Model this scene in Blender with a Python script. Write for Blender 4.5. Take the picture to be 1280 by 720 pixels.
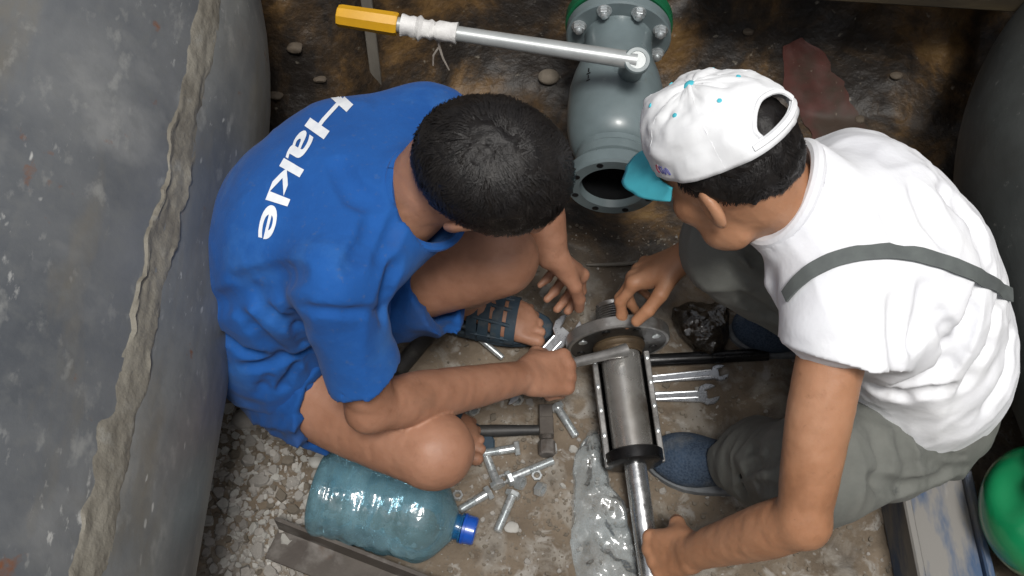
import bpy, bmesh, math, random
import numpy as np
from mathutils import Vector, Matrix
from mathutils.bvhtree import BVHTree

for o in list(bpy.data.objects):
    bpy.data.objects.remove(o)
scene = bpy.context.scene
COL = scene.collection
R = math.radians

# ------------------------------------------------------------------ camera
CAM = np.array([0.0, -1.175, 2.035])
PITCH = R(60)
FPX = 1500.0
cd = bpy.data.cameras.new('camera')
cd.sensor_width = 36.0
cd.lens = 36.0 * FPX / 1280.0
cd.clip_start = 0.05
cd.clip_end = 500
cam = bpy.data.objects.new('camera', cd)
COL.objects.link(cam)
cam.location = CAM
cam.rotation_euler = (R(90) - PITCH, 0, 0)
scene.camera = cam
scene.render.resolution_x, scene.render.resolution_y = 1024, 576

# ------------------------------------------------------------------ sky, sun, exposure
w = bpy.data.worlds.new('World')
scene.world = w
w.use_nodes = True
wn = w.node_tree.nodes
wl_ = w.node_tree.links
sky = wn.new('ShaderNodeTexSky')
sky.sky_type = 'NISHITA'
sky.sun_disc = False
SUN_EL, SUN_AZ = R(70), R(168)          # azimuth measured clockwise from +y
sky.sun_elevation = SUN_EL
sky.sun_rotation = SUN_AZ
sky.dust_density = 3.0
sky.air_density = 1.0
hs = wn.new('ShaderNodeHueSaturation')
hs.inputs['Saturation'].default_value = 0.22
wl_.new(sky.outputs[0], hs.inputs['Color'])
wl_.new(hs.outputs[0], wn['Background'].inputs['Color'])
wn['Background'].inputs['Strength'].default_value = 0.058
sd = bpy.data.lights.new('sun', 'SUN')
sd.energy = 1.5
sd.angle = R(13)
sd.color = (1.0, 0.97, 0.92)
sun = bpy.data.objects.new('sun', sd)
COL.objects.link(sun)
sdir = Vector((math.sin(SUN_AZ) * math.cos(SUN_EL), math.cos(SUN_AZ) * math.cos(SUN_EL), math.sin(SUN_EL)))
sun.location = sdir * 20
sun.rotation_euler = sdir.to_track_quat('Z', 'Y').to_euler()
vs = scene.view_settings
vs.view_transform = 'Standard'
vs.look = 'None'
vs.exposure = 0.92
vs.gamma = 1.0

# ------------------------------------------------------------------ pixel helpers (1280x720 photograph)
FW = np.array([0, math.cos(PITCH), -math.sin(PITCH)])
UP = np.array([0, math.sin(PITCH), math.cos(PITCH)])
RT = np.array([1.0, 0, 0])


def ray(u, v):
    return FW + (u - 640) / FPX * RT + (360 - v) / FPX * UP


def at(u, v, t):
    return CAM + t * ray(u, v)


def atz(u, v, z):
    r = ray(u, v)
    return CAM + (z - CAM[2]) / r[2] * r


def V(*a):
    return np.array(a, dtype=float)


def nrm(a):
    a = np.asarray(a, float)
    return a / max(1e-9, np.linalg.norm(a))


# ------------------------------------------------------------------ value noise
def _hash(i, j, k, s):
    n = (i * 374761393 + j * 668265263 + k * 1442695041 + s * 974634777) & 0xFFFFFFFF
    n = ((n ^ (n >> 13)) * 1274126177) & 0xFFFFFFFF
    n = n ^ (n >> 16)
    return (n & 0xFFFF) / 65535.0 * 2 - 1


def vnoise(x, y, z, seed=0):
    x, y, z = np.broadcast_arrays(np.asarray(x, float), np.asarray(y, float), np.asarray(z, float))
    xi, yi, zi = np.floor(x).astype(np.int64), np.floor(y).astype(np.int64), np.floor(z).astype(np.int64)
    fx, fy, fz = x - xi, y - yi, z - zi
    fx, fy, fz = (f * f * (3 - 2 * f) for f in (fx, fy, fz))
    r = 0
    for a in (0, 1):
        for b in (0, 1):
            for c in (0, 1):
                wgt = (fx if a else 1 - fx) * (fy if b else 1 - fy) * (fz if c else 1 - fz)
                r = r + wgt * _hash(xi + a, yi + b, zi + c, seed)
    return r


def fbm(x, y, z, seed=0, octv=4):
    r, a, f = 0, 1.0, 1.0
    for o in range(octv):
        r = r + a * vnoise(np.asarray(x) * f, np.asarray(y) * f, np.asarray(z) * f, seed + o * 17)
        a *= .5
        f *= 2.03
    return r


def sstep(a, b, x):
    t = np.clip((x - a) / (b - a), 0, 1)
    return t * t * (3 - 2 * t)


# ------------------------------------------------------------------ objects
WL = {}


def finish(me, m, smooth=True, sharp=35):
    if m is not None:
        for mm in (m if isinstance(m, (list, tuple)) else [m]):
            me.materials.append(mm)
    if smooth:
        me.polygons.foreach_set('use_smooth', [True] * len(me.polygons))
        if sharp:
            me.set_sharp_from_angle(angle=R(sharp))
    me.update()


def thing(name, label, cat, loc=(0, 0, 0), group=None):
    o = bpy.data.objects.new(name, None)
    COL.objects.link(o)
    o.empty_display_size = .05
    o.location = Vector(loc)
    WL[o.name] = np.array(loc, float)
    tag(o, label, cat, group)
    return o


def tag(o, label=None, cat=None, group=None, kind=None):
    if label:
        o['label'] = label
    if cat:
        o['category'] = cat
    if group:
        o['group'] = group
    if kind:
        o['kind'] = kind
    return o


def obj(name, verts, faces, m, parent=None, origin=None, smooth=True, sharp=35):
    """world-space verts -> one mesh object"""
    v = np.asarray(verts, dtype=np.float64).reshape(-1, 3)
    if parent is not None:
        org = WL[parent.name]
    elif origin is not None:
        org = np.asarray(origin, float)
    else:
        org = np.array([v[:, 0].mean(), v[:, 1].mean(), v[:, 2].min()])
    me = bpy.data.meshes.new(name)
    v = v - org
    if isinstance(faces, np.ndarray):
        n, q = faces.shape
        me.vertices.add(len(v))
        me.vertices.foreach_set('co', v.astype(np.float32).ravel())
        me.loops.add(n * q)
        me.loops.foreach_set('vertex_index', faces.astype(np.int32).ravel())
        me.polygons.add(n)
        me.polygons.foreach_set('loop_start', np.arange(0, n * q, q, dtype=np.int32))
        me.update(calc_edges=True)
        me.validate()
    else:
        me.from_pydata([tuple(p) for p in v], [], faces)
    finish(me, m, smooth, sharp)
    o = bpy.data.objects.new(name, me)
    COL.objects.link(o)
    if parent is not None:
        o.parent = parent
        WL[o.name] = org
    else:
        o.location = Vector(org)
        WL[o.name] = org
    return o


def frame(axis, side=None):
    a = nrm(axis)
    s = np.array(side, float) if side is not None else (V(0, 0, 1) if abs(a[2]) < .9 else V(1, 0, 0))
    s = nrm(s - a * np.dot(s, a))
    return a, s, np.cross(a, s)


class MB:
    def __init__(self):
        self.v, self.f = [], []

    def add(self, vs, fs):
        b = len(self.v)
        self.v += [tuple(map(float, p)) for p in vs]
        self.f += [tuple(i + b for i in f) for f in fs]
        return self

    def lathe(self, p0, axis, prof, seg=24, side=None, sy=1.0, cap0=True, cap1=True, a0=0, a1=2 * math.pi, wob=None):
        """prof: list of (distance along axis, radius)"""
        a, s, t = frame(axis, side)
        vs = []
        for (d, r) in prof:
            for k in range(seg):
                th = 2 * math.pi * k / seg
                rr = r if wob is None else r * (1 + wob(d, th))
                vs.append(np.array(p0) + a * d + (s * math.cos(th) + t * math.sin(th) * sy) * rr)
        fs = []
        for i in range(len(prof) - 1):
            for k in range(seg):
                k2 = (k + 1) % seg
                fs.append((i * seg + k, i * seg + k2, (i + 1) * seg + k2, (i + 1) * seg + k))
        if cap0:
            fs.append(tuple(range(seg))[::-1])
        if cap1:
            b = (len(prof) - 1) * seg
            fs.append(tuple(b + k for k in range(seg)))
        return self.add(vs, fs)

    def tube(self, pts, rad, seg=12, caps=True):
        pts = [np.array(p, float) for p in pts]
        n = len(pts)
        rads = rad if isinstance(rad, (list, tuple, np.ndarray)) else [rad] * n
        vs = []
        prev = None
        for i, p in enumerate(pts):
            d = nrm(pts[min(i + 1, n - 1)] - pts[max(i - 1, 0)])
            if prev is None:
                _, s, t = frame(d)
            else:
                s = nrm(prev - d * np.dot(prev, d))
                t = np.cross(d, s)
            prev = s
            for k in range(seg):
                th = 2 * math.pi * k / seg
                vs.append(p + (s * math.cos(th) + t * math.sin(th)) * rads[i])
        fs = []
        for i in range(n - 1):
            for k in range(seg):
                k2 = (k + 1) % seg
                fs.append((i * seg + k, i * seg + k2, (i + 1) * seg + k2, (i + 1) * seg + k))
        if caps:
            fs.append(tuple(range(seg))[::-1])
            fs.append(tuple((n - 1) * seg + k for k in range(seg)))
        return self.add(vs, fs)

    def prism(self, poly, p0, ax, ay, thick, bev=0.0):
        """2-D outline in plane (ax, ay), thickness along the normal, with a bevelled rim"""
        ax, ay = nrm(ax), np.array(ay, float)
        ay = nrm(ay - ax * np.dot(ax, ay))
        n = np.cross(ax, ay)
        c = np.mean(np.array(poly), axis=0)
        N = len(poly)
        lay = [(0, bev), (bev, 0), (thick - bev, 0), (thick, bev)] if bev else [(0, 0), (thick, 0)]
        P = np.array(poly, float)
        prv, nxt = np.roll(P, 1, 0), np.roll(P, -1, 0)
        e1, e2 = P - prv, nxt - P
        n1 = np.stack([e1[:, 1], -e1[:, 0]], 1)
        n2 = np.stack([e2[:, 1], -e2[:, 0]], 1)
        nn = n1 / np.linalg.norm(n1, axis=1)[:, None] + n2 / np.linalg.norm(n2, axis=1)[:, None]
        nn /= np.maximum(np.linalg.norm(nn, axis=1), .3)[:, None]
        vs = []
        for (h, ins) in lay:
            for q in P - nn * ins:
                vs.append(np.array(p0) + ax * q[0] + ay * q[1] + n * h)
        fs = []
        for i in range(len(lay) - 1):
            for k in range(N):
                k2 = (k + 1) % N
                fs.append((i * N + k, i * N + k2, (i + 1) * N + k2, (i + 1) * N + k))
        fs.append(tuple(range(N))[::-1])
        fs.append(tuple((len(lay) - 1) * N + k for k in range(N)))
        return self.add(vs, fs)

    def box(self, c, ax, ay, size, bev=.0):
        sx, sy, sz = size
        ax = nrm(ax)
        ay = nrm(np.array(ay, float) - ax * np.dot(ax, ay))
        n = np.cross(ax, ay)
        return self.prism([(-sx / 2, -sy / 2), (sx / 2, -sy / 2), (sx / 2, sy / 2), (-sx / 2, sy / 2)],
                          np.array(c, float) - n * sz / 2, ax, ay, sz, bev)

    def build(self, name, m, parent=None, origin=None, smooth=True, sharp=35):
        return obj(name, self.v, self.f, m, parent, origin, smooth, sharp)


# ------------------------------------------------------------------ signed-distance fields for bodies and cloth
class Field:
    def __init__(self, lo, hi, h):
        self.lo, self.h = np.array(lo, float), h
        n = np.ceil((np.array(hi) - self.lo) / h).astype(int) + 1
        self.n = n
        self.F = np.full(n, .5, dtype=np.float32)

    def region(self, lo, hi):
        i0 = np.clip(np.floor((np.array(lo) - self.lo) / self.h).astype(int), 0, self.n)
        i1 = np.clip(np.ceil((np.array(hi) - self.lo) / self.h).astype(int) + 1, 0, self.n)
        sl = tuple(slice(a, b) for a, b in zip(i0, i1))
        ax = [(self.lo[d] + self.h * np.arange(i0[d], i1[d])).astype(np.float32) for d in range(3)]
        X = ax[0][:, None, None]
        Y = ax[1][None, :, None]
        Z = ax[2][None, None, :]
        return sl, X, Y, Z

    def op(self, prim, k=.01, mode='add', margin=.05):
        lo, hi, fn = prim
        sl, X, Y, Z = self.region(np.array(lo) - margin, np.array(hi) + margin)
        if 0 in self.F[sl].shape:
            return
        d = fn(X, Y, Z).astype(np.float32)
        A = self.F[sl]
        if mode == 'add':
            hh = np.clip(.5 + .5 * (d - A) / k, 0, 1) if k > 0 else None
            self.F[sl] = np.minimum(A, d) if k <= 0 else d + (A - d) * hh - k * hh * (1 - hh)
        else:
            d = -d
            if k <= 0:
                self.F[sl] = np.maximum(A, d)
            else:
                hh = np.clip(.5 - .5 * (d - A) / k, 0, 1)
                self.F[sl] = d + (A - d) * hh + k * hh * (1 - hh)

    def displace(self, fn, band=.04):
        idx = np.nonzero(np.abs(self.F) < band)
        P = [self.lo[d] + self.h * idx[d] for d in range(3)]
        self.F[idx] += fn(*P).astype(np.float32)

    def mesh(self):
        F, h = self.F, self.h
        ins = F < 0
        cnt = np.zeros(tuple(s - 1 for s in F.shape), np.uint8)
        for a in (0, 1):
            for b in (0, 1):
                for c in (0, 1):
                    cnt += ins[a:F.shape[0] - 1 + a, b:F.shape[1] - 1 + b, c:F.shape[2] - 1 + c]
        act = (cnt > 0) & (cnt < 8)
        I = np.argwhere(act)
        ids = np.full(act.shape, -1, np.int32)
        ids[act] = np.arange(len(I))
        val = {}
        for a in (0, 1):
            for b in (0, 1):
                for c in (0, 1):
                    val[(a, b, c)] = F[I[:, 0] + a, I[:, 1] + b, I[:, 2] + c]
        pos = np.zeros((len(I), 3))
        n = np.zeros(len(I))
        for p in val:
            for d in range(3):
                if p[d] == 0:
                    q = list(p)
                    q[d] = 1
                    va, vb = val[p], val[tuple(q)]
                    m = (va < 0) != (vb < 0)
                    t = np.where(m, va / np.where(m, va - vb, 1), 0)
                    for e in range(3):
                        pos[:, e] += m * (p[e] + (t if e == d else 0))
                    n += m
        pos = pos / n[:, None] + I
        verts = self.lo + pos * h
        quads = []
        sh = F.shape
        for d in range(3):
            e1, e2 = (d + 1) % 3, (d + 2) % 3
            s0 = [slice(None)] * 3
            s1 = [slice(None)] * 3
            s0[d], s1[d] = slice(0, sh[d] - 1), slice(1, sh[d])
            for e in (e1, e2):
                s0[e] = s1[e] = slice(1, sh[e] - 1)
            A, B = ins[tuple(s0)], ins[tuple(s1)]
            ch = np.argwhere(A != B)
            if len(ch) == 0:
                continue
            base = ch.copy()
            base[:, e1] += 1
            base[:, e2] += 1
            inside = A[ch[:, 0], ch[:, 1], ch[:, 2]]

            def cid(o1, o2):
                q = base.copy()
                q[:, e1] += o1
                q[:, e2] += o2
                return ids[q[:, 0], q[:, 1], q[:, 2]]
            qd = np.stack([cid(-1, -1), cid(0, -1), cid(0, 0), cid(-1, 0)], 1)
            qd[~inside] = qd[~inside][:, ::-1]
            quads.append(qd)
        return verts, np.concatenate(quads)


def P_cone(a, b, ra, rb):
    a, b = np.array(a, float), np.array(b, float)
    ab = b - a
    L2 = max(float(ab @ ab), 1e-9)
    r = max(ra, rb)

    def fn(X, Y, Z):
        t = np.clip(((X - a[0]) * ab[0] + (Y - a[1]) * ab[1] + (Z - a[2]) * ab[2]) / L2, 0, 1)
        return np.sqrt((X - a[0] - t * ab[0]) ** 2 + (Y - a[1] - t * ab[1]) ** 2 + (Z - a[2] - t * ab[2]) ** 2) - (ra + (rb - ra) * t)
    return np.minimum(a, b) - r, np.maximum(a, b) + r, fn


def P_ell(c, r, axes=None):
    c = np.array(c, float)
    r = np.array(r, float)
    A = np.eye(3) if axes is None else np.array(axes, float)
    m = r.max()

    def fn(X, Y, Z):
        q = [A[i, 0] * (X - c[0]) + A[i, 1] * (Y - c[1]) + A[i, 2] * (Z - c[2]) for i in range(3)]
        k0 = np.sqrt(sum((q[i] / r[i]) ** 2 for i in range(3)))
        k1 = np.sqrt(sum((q[i] / r[i] ** 2) ** 2 for i in range(3)))
        return k0 * (k0 - 1) / np.maximum(k1, 1e-6)
    return c - m, c + m, fn


def P_cut(prim, planes=(), holes=()):
    """prim limited by half spaces (p0, outward normal) and hollowed by other prims"""
    lo, hi, f0 = prim

    def fn(X, Y, Z):
        d = f0(X, Y, Z)
        for hp in holes:
            d = np.maximum(d, -hp[2](X, Y, Z))
        for p0, n in planes:
            n = nrm(n)
            d = np.maximum(d, (X - p0[0]) * n[0] + (Y - p0[1]) * n[1] + (Z - p0[2]) * n[2])
        return d
    return lo, hi, fn


def spine(F, st, k=.05, inset=0.0, n=14, length=.075):
    """st: list of (centre, side vector, half width, half depth)"""
    st = [(np.array(c, float), np.array(s, float), a, b) for c, s, a, b in st]
    m = len(st) - 1
    C = np.array([s[0] for s in st])
    for i in range(n + 1):
        x = i / n * m
        j = min(int(x), m - 1)
        f = x - j
        p0, p1, p2, p3 = C[max(j - 1, 0)], C[j], C[j + 1], C[min(j + 2, m)]
        c = .5 * ((2 * p1) + (-p0 + p2) * f + (2 * p0 - 5 * p1 + 4 * p2 - p3) * f * f + (-p0 + 3 * p1 - 3 * p2 + p3) * f ** 3)
        tan = nrm(C[j + 1] - C[j] if m == 1 else (1 - f) * (p2 - p0) + f * (p3 - p1))
        s = (1 - f) * st[j][1] + f * st[j + 1][1]
        s = nrm(s - tan * np.dot(s, tan))
        b = np.cross(tan, s)
        wa = (1 - f) * st[j][2] + f * st[j + 1][2] - inset
        wb = (1 - f) * st[j][3] + f * st[j + 1][3] - inset
        F.op(P_ell(c, (wa, wb, max(length - inset * .6, .03)), (s, b, tan)), k)


def limb(F, pts, rads, k=.02, sub=9):
    """smooth tapered limb through the points: dense chain so that no ring shows at a control point"""
    P = np.array(pts, float)
    m = len(P) - 1
    q, r = [], []
    for j in range(m):
        a0, a1, a2, a3 = (np.append(P[i], rads[i]) for i in (max(j - 1, 0), j, j + 1, min(j + 2, m)))
        for f in np.linspace(0, 1, sub, endpoint=(j == m - 1)):
            c = .5 * ((2 * a1) + (-a0 + a2) * f + (2 * a0 - 5 * a1 + 4 * a2 - a3) * f * f + (-a0 + 3 * a1 - 3 * a2 + a3) * f ** 3)
            q.append(c[:3])
            r.append(c[3])
    cones = [P_cone(q[i], q[i + 1], r[i], r[i + 1]) for i in range(len(q) - 1)]
    lo = np.min([c[0] for c in cones], axis=0)
    hi = np.max([c[1] for c in cones], axis=0)

    def fn(X, Y, Z):
        d = cones[0][2](X, Y, Z)
        for c in cones[1:]:
            d = np.minimum(d, c[2](X, Y, Z))
        return d
    F.op((lo, hi, fn), k)


def rot_about(v, axis, ang):
    a = nrm(axis)
    return v * math.cos(ang) + np.cross(a, v) * math.sin(ang) + a * np.dot(a, v) * (1 - math.cos(ang))


def hand(F, W, fdir, pn, thumb_side, curls, thumb, spread=1.0, s=1.0):
    """W wrist, fdir towards knuckles, pn = way the palm faces, thumb_side = vector towards the thumb.
    curls: four triples of flexion in degrees; thumb: list of 3 direction vectors in (fdir, pn, lat) coordinates"""
    fdir = nrm(fdir)
    pn = nrm(np.array(pn, float) - fdir * np.dot(pn, fdir))
    lat = np.cross(fdir, pn)
    if np.dot(lat, thumb_side) < 0:
        lat = -lat
    offs = [.027, .009, -.010, -.027]
    plen = [.088, .092, .086, .077]
    segs = [(.043, .026, .021), (.047, .030, .022), (.043, .027, .021), (.034, .020, .019)]
    rad = [.0102, .0104, .0098, .0088]
    W = np.array(W, float)
    # palm
    for i in range(4):
        mcp = W + (fdir * plen[i] + lat * offs[i]) * s
        F.op(P_cone(W + (fdir * .012 + lat * offs[i] * .62) * s, mcp, .0155 * s, .0125 * s), .014)
    F.op(P_ell(W + (fdir * .05 + pn * .006 + lat * .02) * s, V(.036, .017, .018) * s, (fdir, pn, lat)), .012)
    F.op(P_ell(W + (fdir * .045 + pn * .007 - lat * .02) * s, V(.036, .014, .014) * s, (fdir, pn, lat)), .012)
    for i in range(4):
        p = W + (fdir * plen[i] + lat * offs[i] * spread) * s
        d = nrm(fdir + lat * (spread - 1) * offs[i] * 12)
        r = rad[i] * s
        F.op(P_ell(p - pn * .003, (r * 1.25, r * 1.25, r * 1.25)), .006)
        axis = np.cross(d, pn)
        for j in range(3):
            d = rot_about(d, axis, R(curls[i][j]))
            q = p + d * segs[i][j] * s
            r2 = r * (.93 if j < 2 else .86)
            F.op(P_cone(p, q, r, r2), .0035 if j else .006)
            if j < 2:
                F.op(P_ell(q, (r2 * 1.07,) * 3), .002)
            p, r = q, r2
    p = W + (fdir * .022 + lat * .020 + pn * .006) * s
    r = .0165 * s
    tip = None
    for j, (L, c) in enumerate(zip((.045, .034, .028), thumb)):
        d = nrm(fdir * c[0] + pn * c[1] + lat * c[2])
        q = p + d * L * s
        r2 = (.0125, .0112, .0096)[j] * s
        F.op(P_cone(p, q, r, r2), (.012, .004, .003)[j])
        p, r = q, r2
        tip = q
    return tip


def head(F, c, f, u, s=1.0):
    f = nrm(f)
    u = nrm(np.array(u, float) - f * np.dot(u, f))
    l = np.cross(u, f)
    A = (f, l, u)

    def L(a, b, d):
        return np.array(c) + (f * a + l * b + u * d) * s

    def E(p, r, k=.02, mode='add'):
        F.op(P_ell(L(*p), np.array(r) * s, A), k, mode)
    E((-.012, 0, .025), (.098, .077, .092))
    E((.028, 0, -.045), (.066, .060, .077), .03)
    E((.060, 0, -.098), (.026, .030, .021), .03)
    for sg in (-1, 1):
        E((.056, sg * .041, -.028), (.030, .024, .024), .02)
        E((.020, sg * .052, -.078), (.035, .014, .022), .02)
    E((.076, 0, .020), (.020, .055, .013), .02)
    for sg in (-1, 1):
        E((.098, sg * .031, .000), (.013, .016, .011), .012, 'sub')
        E((.083, sg * .031, -.001), (.0125, .0135, .0115), .003)
    F.op(P_cone(L(.090, 0, .008), L(.112, 0, -.034), .008 * s, .0125 * s), .012)
    for sg in (-1, 1):
        E((.100, sg * .012, -.036), (.011, .008, .008), .006)
    E((.091, 0, -.060), (.010, .024, .0055), .006)
    E((.090, 0, -.070), (.010, .021, .0060), .004)
    for sg in (-1, 1):
        ea = nrm(f * .35 + l * sg * .94)
        ef = nrm(np.cross(u, ea))
        F.op(P_ell(L(-.012, sg * .081, -.010), V(.0095, .019, .031) * s, (ea, ef, u)), .006)
        F.op(P_ell(L(-.004, sg * .089, -.006), V(.007, .010, .019) * s, (ea, ef, u)), .004, 'sub')
    return A


def foot(F, ankle, toe_dir, toes=True, s=1.0, k=.012):
    d = nrm(V(toe_dir[0], toe_dir[1], 0))
    up = V(0, 0, 1)
    lat = np.cross(up, d)
    base = V(ankle[0], ankle[1], ankle[2] - .075)

    def L(a, b, c):
        return base + (d * a + lat * b + up * c) * s
    F.op(P_ell(L(-.025, 0, .026), V(.036, .032, .030) * s, (d, lat, up)), .02)
    F.op(P_cone(L(-.01, 0, .060), L(.10, 0, .024), .034 * s, .022 * s), .02)
    F.op(P_ell(L(.105, 0, .020), V(.055, .043, .020) * s, (d, lat, up)), .02)
    if toes:
        for i, o in enumerate((-.032, -.014, .002, .017, .030)):
            a = (.165, .168, .162, .152, .140)[i]
            r = (.013, .0095, .009, .0085, .008)[i]
            F.op(P_cone(L(.135 - abs(o) * .2, o, .016), L(a, o * 1.08, .012), r, r), .004)


# ------------------------------------------------------------------ materials
def mk(name, c1, c2=None, scale=8, rough=.6, metal=0.0, bump=0.0, bscale=40, bdist=.002, layers=(), stretch=(1, 1, 1),
       sss=0.0, spec=.5, rvar=0.0, coat=0.0, detail=6, lo=.35, hi=.65, sheen=0.0, weave=0.0):
    m = bpy.data.materials.new(name)
    m.use_nodes = True
    nt = m.node_tree
    N, Lk = nt.nodes, nt.links
    b = N['Principled BSDF']
    tc = N.new('ShaderNodeTexCoord')
    mp = N.new('ShaderNodeMapping')
    mp.inputs['Scale'].default_value = stretch
    Lk.new(tc.outputs['Object'], mp.inputs['Vector'])

    def noise(sc, det=6, src=None, dist=0.0):
        n = N.new('ShaderNodeTexNoise')
        n.inputs['Scale'].default_value = sc
        n.inputs['Detail'].default_value = det
        n.inputs['Roughness'].default_value = .6
        n.inputs['Distortion'].default_value = dist
        Lk.new((src or mp).outputs[0], n.inputs['Vector'])
        return n

    def rng(src, a, c, lo_=0, hi_=1):
        r = N.new('ShaderNodeMapRange')
        r.inputs['From Min'].default_value = a
        r.inputs['From Max'].default_value = c
        r.inputs['To Min'].default_value = lo_
        r.inputs['To Max'].default_value = hi_
        Lk.new(src, r.inputs['Value'])
        return r
    c2 = c2 or c1
    mx = N.new('ShaderNodeMix')
    mx.data_type = 'RGBA'
    mx.inputs[6].default_value = (*c1, 1)
    mx.inputs[7].default_value = (*c2, 1)
    n0 = noise(scale, detail)
    Lk.new(rng(n0.outputs[0], lo, hi).outputs[0], mx.inputs[0])
    col = mx.outputs[2]
    rgh = None
    if rvar:
        rgh = rng(noise(scale * 1.7).outputs[0], .3, .7, max(rough - rvar, .02), min(rough + rvar, 1)).outputs[0]
    for ly in layers:
        # dict(color, scale, lo, hi, kind noise|voronoi|speck, rough, stretch)
        src = mp
        if 'stretch' in ly:
            src = N.new('ShaderNodeMapping')
            src.inputs['Scale'].default_value = ly['stretch']
            src.inputs['Rotation'].default_value = ly.get('rot', (0, 0, 0))
            Lk.new(tc.outputs['Object'], src.inputs['Vector'])
        if ly.get('kind') == 'voronoi':
            vo = N.new('ShaderNodeTexVoronoi')
            vo.inputs['Scale'].default_value = ly['scale']
            vo.inputs['Randomness'].default_value = 1
            wn_ = noise(ly['scale'] * 2, 2, src)
            va = N.new('ShaderNodeVectorMath')
            va.operation = 'MULTIPLY_ADD'
            Lk.new(wn_.outputs['Color'], va.inputs[0])
            va.inputs[1].default_value = (.35 / ly['scale'],) * 3
            Lk.new(src.outputs[0], va.inputs[2])
            Lk.new(va.outputs[0], vo.inputs['Vector'])
            out = vo.outputs['Distance']
        else:
            out = noise(ly['scale'], ly.get('detail', 5), src, ly.get('dist', 0)).outputs[0]
        fac = rng(out, ly['lo'], ly['hi'], 0, ly.get('amt', 1)).outputs[0]
        if 'within' in ly:
            g = rng(noise(ly['within'][0], 3).outputs[0], ly['within'][1], ly['within'][2]).outputs[0]
            mu = N.new('ShaderNodeMath')
            mu.operation = 'MULTIPLY'
            Lk.new(fac, mu.inputs[0])
            Lk.new(g, mu.inputs[1])
            fac = mu.outputs[0]
        m2 = N.new('ShaderNodeMix')
        m2.data_type = 'RGBA'
        Lk.new(fac, m2.inputs[0])
        Lk.new(col, m2.inputs[6])
        m2.inputs[7].default_value = (*ly['color'], 1)
        col = m2.outputs[2]
        if 'rough' in ly:
            m3 = N.new('ShaderNodeMix')
            m3.data_type = 'FLOAT'
            Lk.new(fac, m3.inputs[0])
            if rgh is None:
                m3.inputs[2].default_value = rough
            else:
                Lk.new(rgh, m3.inputs[2])
            m3.inputs[3].default_value = ly['rough']
            rgh = m3.outputs[0]
    Lk.new(col, b.inputs['Base Color'])
    if rgh is not None:
        Lk.new(rgh, b.inputs['Roughness'])
    else:
        b.inputs['Roughness'].default_value = rough
    b.inputs['Metallic'].default_value = metal
    b.inputs['Specular IOR Level'].default_value = spec
    if coat:
        b.inputs['Coat Weight'].default_value = coat
        b.inputs['Coat Roughness'].default_value = .12
    if sheen:
        b.inputs['Sheen Weight'].default_value = sheen
        b.inputs['Sheen Roughness'].default_value = .5
    if sss:
        b.inputs['Subsurface Weight'].default_value = sss
        b.inputs['Subsurface Radius'].default_value = (1, .35, .18)
        b.inputs['Subsurface Scale'].default_value = .008
    if bump:
        bp = N.new('ShaderNodeBump')
        bp.inputs['Strength'].default_value = bump
        bp.inputs['Distance'].default_value = bdist
        Lk.new(noise(bscale, 7).outputs[0], bp.inputs['Height'])
        if weave:
            wv = N.new('ShaderNodeTexVoronoi')
            wv.inputs['Scale'].default_value = weave
            wv.inputs['Randomness'].default_value = .15
            Lk.new(tc.outputs['Object'], wv.inputs['Vector'])
            b2 = N.new('ShaderNodeBump')
            b2.inputs['Strength'].default_value = .6
            b2.inputs['Distance'].default_value = .002
            Lk.new(wv.outputs['Distance'], b2.inputs['Height'])
            Lk.new(bp.outputs[0], b2.inputs['Normal'])
            bp = b2
        Lk.new(bp.outputs[0], b.inputs['Normal'])
    return m


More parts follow.
